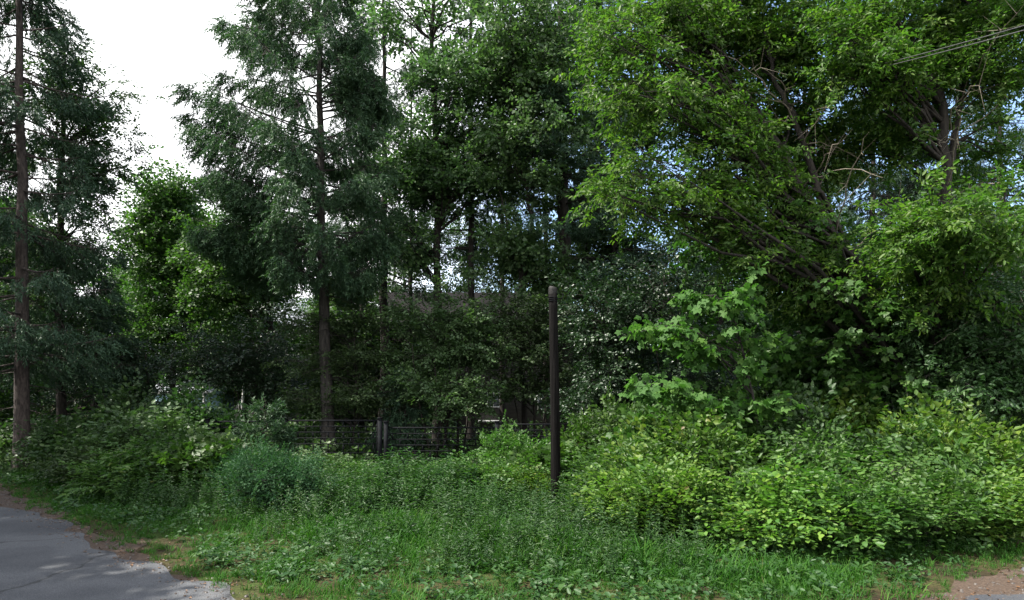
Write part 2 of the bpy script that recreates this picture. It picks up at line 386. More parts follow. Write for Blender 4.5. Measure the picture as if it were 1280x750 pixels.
def conifer(name, label, seed, base, H, r0, z0, prof, leafm='needle_dark', barkm='bark_red', group=None, per_m=5.0, rise=-.1, sag=.0, tipup=.12,
            hang=.5, dens=15, lean=(0, 0), big=False, asym=None, w=.34, bare=0, inner=.12):
    rng = np.random.default_rng(seed); wood = Geo(); leaf = Geo()
    base = np.asarray(base, float)
    n = 16; t = np.linspace(0, 1, n)
    p = base+np.stack([lean[0]*t, lean[1]*t, H*t], 1); p[1:-1, :2] += rng.normal(size=(n-2, 2))*.03
    rr = r0*(1-.93*t**.9); rr[0] *= 1.25
    wood.tube(p, rr, 12)
    nb = int((H-z0)*per_m)
    T = {0: NEED, 1: NEEDBIG, 2: NEEDL}[int(big)]
    pos_all = []; X_all = []; Z_all = []
    hs = np.sort(rng.uniform(z0, H*.985, nb))
    for h in hs:
        a = rng.uniform(0, 2*np.pi)
        L = np.interp((h-z0)/(H-z0), *prof)*rng.uniform(.7, 1.12)
        dh = np.array((math.cos(a), math.sin(a), 0))
        if asym is not None: L *= asym(dh)
        if L < .15: continue
        st = base+np.array((lean[0], lean[1], H))*(h/H)
        up = rise+.45*max(0, (h-z0)/(H-z0)-.6)*2+rng.normal(0, .08)
        s8 = np.linspace(0, 1, 8)[:, None]
        lp = st+dh*L*s8*(1-.06*s8)+np.array((0, 0, 1.))*L*(up*s8-sag*s8**2+tipup*s8**3)
        r = min(.35*np.interp(h, p[:, 2]-base[2], rr), .012*L+.008)
        wood.tube(lp, np.linspace(r, .005, 8), 5, cap=False)
        m = max(4, int(dens*L))
        s = inner+(1.02-inner)*rng.random(m)**.75; u = rng.uniform(-1, 1, m)
        f = np.clip(s, 0, 1)*7; k = np.minimum(f.astype(int), 6); fr = (f-k)[:, None]
        pp = lp[k]*(1-fr)+lp[k+1]*fr
        tg = nrm(lp[k+1]-lp[k]); sd = np.array((-dh[1], dh[0], 0))
        wd = w*L*(1.05-np.clip(s, 0, 1))**.8*np.minimum(1, .3+s*2.0)+.05
        off = np.abs(u)*wd
        pp = pp+sd*(u*wd)[:, None]+tg*(off*.5)[:, None]-np.array((0, 0, 1.))*(off*hang*.5+rng.random(m)*hang*.35)[:, None]
        X = nrm(tg*.75+sd*np.sign(u)[:, None]*.6*(1-.5*hang)+rng.normal(size=(m, 3))*.25-np.array((0, 0, 1.))*(hang*rng.uniform(.4, 1.6, m))[:, None])
        pos_all.append(pp); X_all.append(X); Z_all.append(nrm(np.array((0, 0, 1.))+rng.normal(size=(m, 3))*.4+.3*dh))
        # twigs joining the needle sprays to the bough
        kk = rng.random(m) < .5
        wood.sticks((lp[k]*(1-fr)+lp[k+1]*fr)[kk], pp[kk], .006, .003)
    pos = np.concatenate(pos_all); X = np.concatenate(X_all); Z = np.concatenate(Z_all)
    put_sprays(leaf, rng, T, pos, X, Z, rng.uniform(.75, 1.25, len(pos)))
    for _ in range(bare):                                     # dry lower branches
        h = rng.uniform(z0*.3, z0+2); a = rng.uniform(0, 2*np.pi); ln = rng.uniform(.6, 2.0)
        st = base+np.array((0, 0, h)); dh = np.array((math.cos(a), math.sin(a), 0))
        s6 = np.linspace(0, 1, 6)[:, None]
        lp = st+dh*ln*s6+np.array((0, 0, 1))*ln*(.05*s6-.3*s6**2)
        wood.tube(lp, np.linspace(.015, .004, 6), 4, cap=False)
        A = lp[rng.integers(2, 6, 6)]; wood.sticks(A, A+rng.normal(size=(6, 3))*.2-np.array((0, 0, .15)), .004, .002)
    t = thing(name, label, 'tree', base, group=group)
    wood.obj('trunk', M[barkm], t, base, smooth=True)
    leaf.obj('crown', M[leafm], t, base)
    return t

def shrub(name, label, seed, base, w, h, kind, leafm, stems=14, nsp=9, group=None, ssc=(.85, 1.55), d=None, cat='shrub', stemm='bark'):
    rng = np.random.default_rng(seed); wood = Geo(); leaf = Geo()
    base = np.asarray(base, float); d = d or w
    for i in range(stems):
        a = rng.uniform(0, 2*np.pi); q = rng.random()**.5
        tip = np.array((math.cos(a)*q*w*.5, math.sin(a)*q*d*.5, h*(1-.45*q*q)*rng.uniform(.45, 1.15)))
        st = np.array((math.cos(a), math.sin(a), 0))*rng.random()*.14*w
        lp = bez(st, np.array((tip[0]*.4, tip[1]*.4, tip[2]*.75)), tip, 6)
        wood.tube(lp, np.linspace(.016, .004, 6), 4, cap=False)
        m = nsp*4
        s = .3+.7*rng.random(m)**.8; s[:2] = 1
        f = s*5; k = np.minimum(f.astype(int), 4); fr = (f-k)[:, None]
        b = lp[k]*(1-fr)+lp[k+1]*fr
        dr = nrm(rng.normal(size=(m, 3))*np.array((1, 1, .5))+np.array((0, 0, .25))+nrm(tip-st)*.5)
        L = rng.uniform(.05, .38, m)[:, None]*min(1.4, max(.7, h))
        wood.sticks(b, b+dr*L, .005, .002)
        pos = b+dr*L
        X = nrm(dr+rng.normal(size=(m, 3))*.4); Z = nrm(np.array((0, 0, 1.))+rng.normal(size=(m, 3))*.45)
        kp = pos[:, 2] > .03
        put_sprays(leaf, rng, kind, pos[kp], X[kp], Z[kp], rng.uniform(*ssc, kp.sum()))
    for i in range(max(6, stems//3)):
        a = rng.uniform(0, 6.28); q = rng.uniform(.5, 1.15); hh = h*rng.uniform(.75, 1.3)*(1-.35*q)
        tip = np.array((math.cos(a)*q*w*.55, math.sin(a)*q*d*.55, hh)); st = tip*np.array((.2, .2, 0))
        lp = bez(st, np.array((tip[0]*.5, tip[1]*.5, hh*.8)), tip, 6); wood.tube(lp, np.linspace(.012, .003, 6), 4, cap=False)
        m = 9; f = rng.uniform(1.8, 5, m); k = np.minimum(f.astype(int), 4); fr = (f-k)[:, None]; pos = lp[k]*(1-fr)+lp[k+1]*fr; pos[0] = tip
        X = nrm(nrm(tip-st)*.8+rng.normal(size=(m, 3))*.5); Z = nrm(np.array((0, 0, 1.))+rng.normal(size=(m, 3))*.4)
        put_sprays(leaf, rng, kind, pos, X, Z, rng.uniform(ssc[0], ssc[1], m))
    t = thing(name, label, cat, base, group=group)
    wood.obj('stems', M[stemm], t); leaf.obj('foliage', M[leafm], t)
    return t

def lobe(px, py, rx, ry, Y, ryd, n, k=0):
    """a crown lobe given by its place and size in the photo at depth Y"""
    return (P(px, py, Y), (rx/F*Y, ryd, ry/F*Y), n, k)

# ------------------------------------------------------------------ the setting: ground, road, shoulder
RG = np.random.default_rng(5)
EDGE = np.array([(-60, 62), (-30, 33), (-18.5, 21.8), (-12.2, 15.9), (-8.2, 12.1), (-5.2, 9.4), (-2.9, 7.6), (-.5, 6.6), (2.2, 6.5), (4.3, 7.2),
                 (6.0, 8.2), (8.6, 10.2), (14, 15), (30, 30), (60, 58)], float)
def edge_path(off, step=.15, jit=0., seed=1):
    d = np.r_[0, np.cumsum(np.linalg.norm(np.diff(EDGE, axis=0), axis=1))]
    t = np.arange(0, d[-1], step)
    p = np.stack([np.interp(t, d, EDGE[:, k]) for k in range(2)], 1)
    for _ in range(60): p[1:-1] = .25*p[:-2]+.5*p[1:-1]+.25*p[2:]
    tg = nrm(np.gradient(p, axis=0)); nn = np.stack([-tg[:, 1], tg[:, 0]], 1)     # towards the verge
    r = np.random.default_rng(seed)
    w = r.normal(size=len(t)); 
    ker = np.hanning(9); ker /= ker.sum(); w1 = np.convolve(w, ker, 'same')*2.0
    ker = np.hanning(41); ker /= ker.sum(); w2 = np.convolve(r.normal(size=len(t)), ker, 'same')*4
    return p+nn*(off+jit*(w1+w2))[:, None] if np.ndim(off) else p+nn*(off+jit*(w1+w2))[:, None]
def strip(name, A, B, z, mat):
    n = len(A); V = np.concatenate([np.c_[A, np.full(n, z)], np.c_[B, np.full(n, z)]])
    i = np.arange(n-1); Q = np.stack([i, i+1, n+i+1, n+i], 1)[:, ::-1]
    o = mesh_obj(name, V, Q, mat)
    return tag(o, kind='structure')

def ground_mat():
    m, t = mat_new('soil and moss')
    tcn = N(t, 'ShaderNodeTexCoord')
    n1 = N(t, 'ShaderNodeTexNoise'); n1.inputs['Scale'].default_value = .7; n1.inputs['Detail'].default_value = 8
    n2 = N(t, 'ShaderNodeTexNoise'); n2.inputs['Scale'].default_value = 22; n2.inputs['Detail'].default_value = 6
    for n in (n1, n2): t.links.new(tcn.outputs['Object'], n.inputs['Vector'])
    r1 = ramp(t, [(.35, (.028, .022, .015)), (.5, (.05, .045, .022)), (.65, (.04, .07, .018))]); t.links.new(n1.outputs[0], r1.inputs[0])
    r2 = ramp(t, [(.3, (.5, .5, .5)), (.7, (1.3, 1.25, 1.1))]); t.links.new(n2.outputs[0], r2.inputs[0])
    mu = N(t, 'ShaderNodeMix', data_type='RGBA', blend_type='MULTIPLY'); mu.inputs[0].default_value = 1
    t.links.new(r1.outputs[0], mu.inputs[6]); t.links.new(r2.outputs[0], mu.inputs[7])
    p = N(t, 'ShaderNodeBsdfPrincipled'); p.inputs['Roughness'].default_value = .95; p.inputs['Specular IOR Level'].default_value = .1
    t.links.new(mu.outputs[2], p.inputs['Base Color'])
    b = N(t, 'ShaderNodeBump'); b.inputs['Strength'].default_value = .7; b.inputs['Distance'].default_value = .05
    t.links.new(n2.outputs[0], b.inputs['Height']); t.links.new(b.outputs[0], p.inputs['Normal'])
    o = N(t, 'ShaderNodeOutputMaterial'); t.links.new(p.outputs[0], o.inputs['Surface'])
    return m
def road_mat():
    m, t = mat_new('worn asphalt')
    tcn = N(t, 'ShaderNodeTexCoord')
    n1 = N(t, 'ShaderNodeTexNoise'); n1.inputs['Scale'].default_value = .45; n1.inputs['Detail'].default_value = 9
    n2 = N(t, 'ShaderNodeTexNoise'); n2.inputs['Scale'].default_value = 90; n2.inputs['Detail'].default_value = 3
    nw = N(t, 'ShaderNodeTexNoise'); nw.inputs['Scale'].default_value = 1.3; nw.inputs['Detail'].default_value = 5
    for n in (n1, n2, nw): t.links.new(tcn.outputs['Object'], n.inputs['Vector'])
    ad = N(t, 'ShaderNodeMix', data_type='RGBA', blend_type='ADD'); ad.inputs[0].default_value = 1.0
    t.links.new(tcn.outputs['Object'], ad.inputs[6]); t.links.new(nw.outputs['Color'], ad.inputs[7])
    vo = N(t, 'ShaderNodeTexVoronoi', feature='DISTANCE_TO_EDGE'); vo.inputs['Scale'].default_value = .23
    t.links.new(ad.outputs[2], vo.inputs['Vector'])
    r1 = ramp(t, [(.32, (.038, .04, .045)), (.48, (.06, .063, .068)), (.52, (.075, .078, .083)), (.7, (.085, .087, .09))]); t.links.new(n1.outputs[0], r1.inputs[0])
    r2 = ramp(t, [(.3, (.45, .45, .45)), (.5, (1, 1, 1)), (.7, (1.6, 1.58, 1.55))]); t.links.new(n2.outputs[0], r2.inputs[0])
    rc = ramp(t, [(0., (.25, .24, .22)), (.010, (1, 1, 1))]); t.links.new(vo.outputs['Distance'], rc.inputs[0])
    mu = N(t, 'ShaderNodeMix', data_type='RGBA', blend_type='MULTIPLY'); mu.inputs[0].default_value = 1
    t.links.new(r1.outputs[0], mu.inputs[6]); t.links.new(r2.outputs[0], mu.inputs[7])
    mu2 = N(t, 'ShaderNodeMix', data_type='RGBA', blend_type='MULTIPLY'); mu2.inputs[0].default_value = .8
    t.links.new(mu.outputs[2], mu2.inputs[6]); t.links.new(rc.outputs[0], mu2.inputs[7])
    p = N(t, 'ShaderNodeBsdfPrincipled'); p.inputs['Roughness'].default_value = .85; p.inputs['Specular IOR Level'].default_value = .3
    t.links.new(mu2.outputs[2], p.inputs['Base Color'])
    b = N(t, 'ShaderNodeBump'); b.inputs['Strength'].default_value = .4; b.inputs['Distance'].default_value = .01
    t.links.new(n2.outputs[0], b.inputs['Height']); t.links.new(b.outputs[0], p.inputs['Normal'])
    o = N(t, 'ShaderNodeOutputMaterial'); t.links.new(p.outputs[0], o.inputs['Surface'])
    return m
M['ground'] = ground_mat(); M['road'] = road_mat()
M['shoulder'] = surf_mat('gravel and dirt shoulder', (.026, .017, .012), (.06, .04, .027), (26, 26, 26), bump=.6, dist=.02, c2=(.10, .072, .053), lo=.3, hi=.72)
S = 900.0
g = mesh_obj('ground', [(-S, -S, 0), (S, -S, 0), (S, S, 0), (-S, S, 0)], [(0, 1, 2, 3)], M['ground']); tag(g, kind='structure')
strip('dirt_shoulder', edge_path(-.5), edge_path(.22, jit=.2, seed=3), .004, M['shoulder'])
strip('road', edge_path(-7.0), edge_path(0., jit=.12, seed=4), .008, M['road'])

EP = edge_path(0.)
def edge_dist(xy):
    """signed distance beyond the road edge (positive on the verge)"""
    e = EP[::6]; tg = nrm(np.gradient(e, axis=0)); nn = np.stack([-tg[:, 1], tg[:, 0]], 1)
    out = np.empty(len(xy))
    for s in range(0, len(xy), 20000):
        q = xy[s:s+20000]; d = q[:, None, :]-e[None]
        k = np.argmin((d**2).sum(-1), 1)
        out[s:s+20000] = (d[np.arange(len(q)), k]*nn[k]).sum(-1)
    return out
def lump(xy, sc, seed):
    """cheap smooth noise 0..1"""
    r = np.random.default_rng(seed); v = np.zeros(len(xy))
    for i in range(6):
        k = r.normal(size=2)/sc*(1+.5*i); v += np.sin(xy @ k+r.uniform(0, 6.28))/(1+.3*i)
    return .5+.5*v/2.6

# ------------------------------------------------------------------ grass and low ground cover
def make_grass():
    rng = np.random.default_rng(21)
    def blade(rng, n=14):
        V = []; Q = []; R = []
        for i in range(n):
            a = rng.uniform(0, 6.28); hgt = rng.uniform(.06, .22); bend = rng.uniform(.03, .22); wd = rng.uniform(.004, .008)
            c = np.array((math.cos(a), math.sin(a), 0)); s = np.array((-c[1], c[0], 0)); p = np.array((*rng.normal(0, .05, 2), 0))
            m = p+c*bend*.35+np.array((0, 0, hgt*.62)); e = p+c*bend+np.array((0, 0, hgt))
            V += [p-s*wd, p+s*wd, m+s*wd*.8, m-s*wd*.8, e+s*.001, e-s*.001]
            Q += [(6*i, 6*i+1, 6*i+2, 6*i+3), (6*i+3, 6*i+2, 6*i+4, 6*i+5)]; r = rng.random(); R += [r, r]
        return np.array(V), np.array(Q), np.array(R)
    T = [blade(np.random.default_rng(300+i)) for i in range(6)]
    xy = np.c_[rng.uniform(-22, 15, 90000), rng.uniform(6.5, 27, 90000)]
    ed = edge_dist(xy); lp = lump(xy, .9, 3)
    far = xy[:, 1]
    keep = (ed > -.03+.55*lump(xy, .3, 8)) & (ed < 7.0) & (rng.random(len(xy)) < np.clip(.1+1.2*lp, .25, 1)*np.clip(1.25-far/30, .2, 1))
    xy = xy[keep]; ed = ed[keep]
    n = len(xy); pos = np.c_[xy, np.zeros(n)]
    a = rng.uniform(0, 6.28, n); X = np.stack([np.cos(a), np.sin(a), np.zeros(n)], 1); Z = nrm(np.array((0, 0, 1.))+rng.normal(size=(n, 3))*.12)
    sc = rng.uniform(.5, 1.15, n)*np.clip(.45+ed*.32, .45, 1.3)*(.55+.95*lump(xy, 1.0, 5)**1.5)
    g = Geo(); put_sprays(g, rng, T, pos, X, Z, sc)
    tag(g.obj('grass', M['grass']), 'green grass growing along the verge beside the road', 'grass', kind='stuff')
    # broad-leaved plants in the grass
    def rosette(rng, n=14):
        V = []; Q = []; R = []; k = 0
        for i in range(n):
            l = rng.uniform(.03, .085); lv, lq = leaf_oval(l, l*rng.uniform(.35, .6))
            h = rng.uniform(.01, .17)
            Rm = rot('z', rng.uniform(0, 6.28)) @ rot('y', rng.uniform(-.6, .3)) @ rot('x', rng.normal(0, .4))
            V.append((lv+np.array((.02, 0, 0))) @ Rm.T+np.array((*rng.normal(0, .05, 2), h))); Q.append(lq+k); k += len(lv); R += [rng.random()]*len(lq)
        return np.concatenate(V), np.concatenate(Q), np.array(R)
    T = [rosette(np.random.default_rng(330+i)) for i in range(6)]
    xy = np.c_[rng.uniform(-20, 14, 30000), rng.uniform(6.8, 22, 30000)]
    ed = edge_dist(xy)
    keep = (ed > .35+.7*lump(xy, .4, 9)) & (ed < 6.5) & (rng.random(len(xy)) < np.clip(lump(xy, .8, 14)*1.3-.25, .05, 1))
    xy = xy[keep]; n = len(xy); pos = np.c_[xy, np.zeros(n)]
    a = rng.uniform(0, 6.28, n); X = np.stack([np.cos(a), np.sin(a), np.zeros(n)], 1); Z = nrm(np.array((0, 0, 1.))+rng.normal(size=(n, 3))*.15)
    g = Geo(); put_sprays(g, rng, T, pos, X, Z, rng.uniform(.7, 1.6, n))
    tag(g.obj('ground_cover', M['leaf_weed']), 'low broad-leaved weeds growing through the verge grass', 'weeds', kind='stuff')
make_grass()

def weed_plant(rng, H=1.0, n=26):
    """an upright herb with lance leaves"""
    V = []; Q = []; R = []; k = 0
    for i in range(n):
        s = .12+.88*(i+rng.random())/n; l = .15*(1.15-.6*s)*rng.uniform(.8, 1.2); lv, lq = leaf_oval(l, l*.33)
        Rm = rot('z', i*2.4+rng.normal(0, .3)) @ rot('y', rng.uniform(-.5, .35)) @ rot('x', rng.normal(0, .3))
        V.append(lv @ Rm.T+np.array((.05*s*s, 0, s*H))); Q.append(lq+k); k += len(lv); R += [rng.random()]*len(lq)
    for a in (0, 1.57):
        c = np.array((math.cos(a), math.sin(a), 0))*.006
        V.append(np.array([-c, c, np.array((.05, 0, H))+c*.3, np.array((.05, 0, H))-c*.3])); Q.append(np.array([(0, 1, 2, 3)])+k); k += 4; R.append(.3)
    return np.concatenate(V), np.concatenate(Q), np.array(R)
WEED = [weed_plant(np.random.default_rng(360+i)) for i in range(6)]
def weed_stand(name, label, seed, n, px, Y, w, d, h, mat='leaf_weed'):
    rng = np.random.default_rng(seed)
    c = G(px, Y); q = rng.random(n)**.5; a = rng.uniform(0, 6.28, n)
    pos = np.stack([c[0]+np.cos(a)*q*w/2, c[1]+np.sin(a)*q*d/2, np.zeros(n)], 1)
    b = rng.uniform(0, 6.28, n); Z = np.array((0, 0, 1.))+rng.normal(size=(n, 3))*.1
    X = nrm(np.cross(np.stack([np.cos(b), np.sin(b), np.zeros(n)], 1), Z))
    g = Geo(); put_sprays(g, rng, WEED, pos, X, Z, rng.uniform(.55, 1.1, n)*h*(1-.3*q*q)*(.6+.6*lump(pos[:, :2], .45, seed)))
    tag(g.obj(name, M[mat]), label, 'weeds', kind='stuff')
weed_stand('tall_weeds', 'stand of tall upright green weeds in front of the iron fence', 1, 430, 490, 14.3, 3.8, 2.6, 1.2)
weed_stand('tall_weeds', 'ragged stand of tall weeds before the lower fence panel', 6, 150, 570, 15.3, 1.9, 1.5, 1.15, 'leaf_blue')
weed_stand('tall_weeds', 'lower stand of weeds between the weedy thicket and the wooden post', 2, 110, 615, 13.6, 1.8, 1.6, .8)
weed_stand('tall_weeds', 'loose weeds along the verge left of the blue-green bush', 3, 200, 225, 14.6, 3.2, 2.0, .85)
weed_stand('tall_weeds', 'weeds growing round the foot of the bright bushes beside the dirt', 4, 150, 1040, 10.6, 4.5, 1.0, .55)


# ------------------------------------------------------------------ houses beyond the fence
M['wall_grey'] = surf_mat('weathered grey boards', (.035, .033, .031), (.07, .067, .063), (1.5, 1.5, 14), bump=.3, dist=.02)
M['wall_pale'] = surf_mat('pale plaster', (.25, .26, .265), (.36, .365, .36), (2, 2, 2), bump=.1)
M['wall_blue'] = surf_mat('light blue boards', (.27, .42, .50), (.38, .54, .60), (9, 9, 1), bump=.2)
M['roof_dark'] = surf_mat('dark brown roofing sheet', (.005, .0045, .0042), (.011, .0095, .009), (4, 1, 4), spec=.1, rough=.95, bump=.3)
M['roof_tin'] = surf_mat('pale tin roof', (.28, .30, .33), (.45, .48, .51), (2, 1, 2), rough=.5, bump=.1)
M['white_paint'] = surf_mat('white paint', (.62, .62, .60), (.80, .80, .78), (4, 4, 4), rough=.6, bump=0)
m, t = mat_new('window glass'); p_ = N(t, 'ShaderNodeBsdfPrincipled'); p_.inputs['Base Color'].default_value = (.12, .14, .16, 1)
p_.inputs['Roughness'].default_value = .08; o_ = N(t, 'ShaderNodeOutputMaterial'); t.links.new(p_.outputs[0], o_.inputs['Surface']); M['glass'] = m

def gable_house(name, label, cat, x0, x1, y0, depth, eave, ridge, wallm, roofm, wins=(), over=.45, doors=(), ledge=None, label_roof=None):
    base = np.array(((x0+x1)/2, y0, 0)); t = thing(name, label, cat, base)
    w = (x1-x0)/2
    g = Geo(); g.box((-w, 0, -.05), (w, depth, eave))
    for sx in (-w, w):       # gable ends
        a = np.array([(sx-.06, 0, eave), (sx-.06, depth, eave), (sx-.06, depth/2, ridge-.1), (sx+.06, 0, eave), (sx+.06, depth, eave), (sx+.06, depth/2, ridge-.1)])
        if sx < 0: a[:, 0] += .06
        else: a[:, 0] -= .06
        g.add(a, [(0, 1, 2, 2), (3, 5, 4, 4), (0, 2, 5, 3), (1, 4, 5, 2)])
    wall = g.obj('wall', wallm, t)
    g = Geo(); th = .14; sl_ = (ridge-eave)/(depth/2)
    for s in (0, 1):
        ya, yb = (-over, depth/2) if s == 0 else (depth+over, depth/2)
        za = eave-over*sl_+.03
        V = [(-w-over, ya, za), (w+over, ya, za), (w+over, yb, ridge+.03), (-w-over, yb, ridge+.03)]
        V += [(x, y, z+th) for (x, y, z) in V]
        g.add(V, [(0, 3, 2, 1), (4, 5, 6, 7), (0, 1, 5, 4), (1, 2, 6, 5), (2, 3, 7, 6), (3, 0, 4, 7)] if s == 0 else
              [(0, 1, 2, 3), (4, 7, 6, 5), (0, 4, 5, 1), (1, 5, 6, 2), (2, 6, 7, 3), (3, 7, 4, 0)])
    roof = g.obj('roof', roofm, t)
    g = Geo(); g.box((-w-over, -over-.05, eave-over*sl_-.02), (w+over, -over-.004, eave-over*sl_+.16)); g.obj('fascia', M['white_paint'] if wallm is not M['wall_grey'] else M['wall_grey'], roof)
    for (cx, cz, ww, wh) in wins:
        cx -= base[0]; f = Geo(); b = .07
        f.box((cx-ww/2-b, -.05, cz-wh/2-b), (cx+ww/2+b, -.003, cz-wh/2)); f.box((cx-ww/2-b, -.05, cz+wh/2), (cx+ww/2+b, -.003, cz+wh/2+b))
        f.box((cx-ww/2-b, -.05, cz-wh/2+.002), (cx-ww/2, -.003, cz+wh/2-.002)); f.box((cx+ww/2, -.05, cz-wh/2+.002), (cx+ww/2+b, -.003, cz+wh/2-.002))
        f.box((cx-.02, -.045, cz-wh/2+.002), (cx+.02, -.003, cz+wh/2-.002))
        wn = f.obj('window', M['white_paint'], t)
        q = Geo(); q.box((cx-ww/2, -.03, cz-wh/2), (cx+ww/2, -.006, cz+wh/2)); q.obj('pane', M['glass'], wn)
    for (cx, ww, hh) in doors:
        cx -= base[0]; q = Geo(); q.box((cx-ww/2, -.06, .15), (cx+ww/2, -.004, hh)); d = q.obj('door', M['wall_blue'], t)
    if ledge:
        a, b, z = ledge; q = Geo(); q.box((a-base[0], -.5, z-.06), (b-base[0], -.004, z+.05)); q.obj('ledge', M['wall_pale'], t)
    return t, base
gable_house('brown_roofed_house', 'grey weathered house with dark brown roof and small white-framed window behind the fence', 'house',
            -7.6, 3.2, 38, 8, 5.4, 8.6, M['wall_grey'], M['roof_dark'], wins=[(-1.05, 2.05, .62, .72), (-5.2, 2.1, .8, 1.0), (1.9, 2.05, .8, 1.0)], ledge=(-1.9, -.4, .85))
ht, hb = gable_house('pale_house', 'pale two-storey house with white eaves glimpsed between the larch and the green maple', 'house',
            -23.0, -14.0, 48, 7, 7.4, 9.6, M['wall_pale'], M['roof_tin'], wins=[(-21.2, 5.9, 1.1, 1.3), (-19.4, 5.9, 1.1, 1.3), (-17.2, 5.9, 1.1, 1.3), (-20.8, 1.7, .8, 1.1), (-19.2, 1.7, .8, 1.1)])
q = Geo()     # lean-to porch roof and its posts
V = [(-1.5, -2.2, 2.55), (4.4, -2.2, 2.55), (4.4, -.06, 3.2), (-1.5, -.06, 3.2)]; V += [(x, y, z+.1) for x, y, z in V]
q.add(V, [(0, 3, 2, 1), (4, 5, 6, 7), (0, 1, 5, 4), (1, 2, 6, 5), (2, 3, 7, 6), (3, 0, 4, 7)])
pr = q.obj('porch_roof', M['roof_tin'], ht)
for x in (-1.3, 1.4, 4.2):
    q = Geo(); q.box((x-.06, -2.1, 0), (x+.06, -1.98, 2.56)); q.obj('post', M['white_paint'], pr)
gable_house('blue_shed', 'light blue shed with pale tin roof behind the undergrowth', 'shed', -21.4, -18.0, 40, 3.2, 2.5, 3.3, M['wall_blue'], M['roof_tin'],
            wins=[(-20.6, 1.6, .5, .6)], doors=[(-19.0, .8, 2.0)], over=.25)

# ------------------------------------------------------------------ iron fence
ft = thing('iron_fence', 'dark iron fence of stepped bar panels with brick-pattern infill behind the weeds', 'fence', (0, 19.6, 0))
segs = [(-8.9, -6.72, 1.63), (-6.62, -3.96, 1.66), (-3.62, -.52, 1.45), (-.26, 2.3, 1.55), (2.4, 5.0, 1.42), (5.1, 7.8, 1.42)]
for i, (a, b, z) in enumerate(segs):
    g = Geo(); hs = [z, z-.17, z-.34, z-.51, z-.68, z-.95, .25]
    for j, h in enumerate(hs):
        r = .022 if j == 0 else .014
        g.box((a+.001, -r, h-r), (b-.001, r, h+r))
    for j in range(len(hs)-1):
        n = max(3, int((b-a)/.42)); off = .25 if j % 2 else .75
        for k in range(n):
            x = a+(k+off)/n*(b-a)
            g.box((x-.016, -.0115, hs[j+1]+.0145), (x+.016, .0115, hs[j]-(.0225 if j == 0 else .0145)))
    for x in (a+.012, b-.012): g.box((x-.0119, -.0116, .25+.0145), (x+.0119, .0116, z-.0225))
    g.obj('panel', M['iron'], ft)
for x, w, z in [(-8.95, .05, 1.7), (-6.67, .06, 1.72), (-3.88, .06, 1.72), (-3.70, .055, 1.62), (-.44, .06, 1.62), (-.31, .04, 1.6), (2.35, .05, 1.6), (5.05, .05, 1.5), (7.85, .05, 1.5)]:
    g = Geo(); g.box((x-w, -.06, -.1), (x+w, .06, z)); g.box((x-w-.012, -.072, z), (x+w+.012, .072, z+.03)); g.obj('post', M['iron'], ft)

# ------------------------------------------------------------------ the old post and the cables
b = G(695, 14.4); top = P(691, 362, 14.4)
t = thing('wooden_post', 'dark weathered wooden utility post cut short, standing among the shrubs', 'post', b)
g = Geo(); rng = np.random.default_rng(4)
pp = smooth_path([(0, 0, -.2), tuple(.5*(top-b)+np.array((.015, 0, 0))), tuple(top-b)], 14); g.tube(pp, np.linspace(.112, .092, 14)*(1+rng.normal(0, .012, 14)), 16)
shaft = g.obj('shaft', M['pole'], t, smooth=True)
g = Geo(); e = top-b
g.tube([e-np.array((0, 0, .10)), e+np.array((0, 0, .0)), e+np.array((.005, 0, .03)), e+np.array((.01, 0, .055)), e+np.array((.012, 0, .058))], [.094, .098, .096, .084, .01], 14)
g.obj('cap', M['pole_cap'], t, smooth=True)
g = Geo()
for z in (.17, .21, .25):
    a = np.linspace(0, 2*np.pi, 17); g.tube(np.stack([e[0]+.099*np.cos(a), e[1]+.099*np.sin(a), e[2]-z+.004*np.sin(3*a)], 1), .008, 5, cap=False)
g.tube([e+np.array((.09, -.03, -.2)), e+np.array((.2, -.05, -.19)), e+np.array((.22, -.05, -.12)), e+np.array((.21, -.05, -.08))], .012, 6)
g.obj('wire_binding', M['iron'], t)

A = P(1146, 69, 13.2); Bp = P(1280, 27, 9.6); d = (Bp-A); far_end = A+d*4.0
for (dz, dx, nm) in ((0, 0, 'upper of two grey overhead cables running into the box elder crown'), (-.075, -.03, 'lower of two grey overhead cables running into the box elder crown')):
    s = np.linspace(-.9, 4, 44)[:, None]; p = A+d*s+np.array((dx, 0, dz*1.0))+np.array((0, 0, 1))*(.055*(s*(s-4)))*.35
    g = Geo(); g.tube(p, .009, 6); o = g.obj('overhead_cable', M['cable'], None, p[0], smooth=True); o.location = [float(c) for c in p[0]]
    tag(o, nm, 'cable', 'overhead cables')

# ------------------------------------------------------------------ conifers
conifer('spruce_tree', 'tall dark spruce with bare reddish trunk at the far left by the road', 31, G(28, 21), 23, .235, 3.2,
        ([0, .3, .6, 1], [2.8, 2.8, 1.7, .3]), per_m=8, rise=-.15, hang=.9, dens=24, lean=(-.15, 0), bare=14)
conifer('spruce_tree', 'dense dark spruce cut off by the left picture edge', 32, G(-70, 25), 21, .24, 1.5, ([0, .4, 1], [3.4, 2.8, .2]), per_m=8, rise=-.2, hang=.8, dens=18)
conifer('spruce_tree', 'low drooping dark spruce between the reddish trunk and the green maple', 33, G(118, 25), 8.4, .12, .8, ([0, .4, 1], [2.5, 1.9, .15]), per_m=9, rise=-.2, hang=.8, dens=20)
conifer('larch_tree', 'big blue-green larch with straight grey trunk rising behind the fence', 134, G(410, 22.5), 21, .235, 6.0,
        ([0, .1, .32, .62, 1], [3.3, 4.0, 4.1, 2.6, .15]), 'needle_blue', 'bark', per_m=12.5, rise=.13, hang=1.0, dens=33, big=2, inner=.24, lean=(-.55, .3), tipup=.06, w=.26, bare=26,
        asym=lambda d: 1.0+.06*max(0, -d[0])-.42*max(0, d[0])**2)
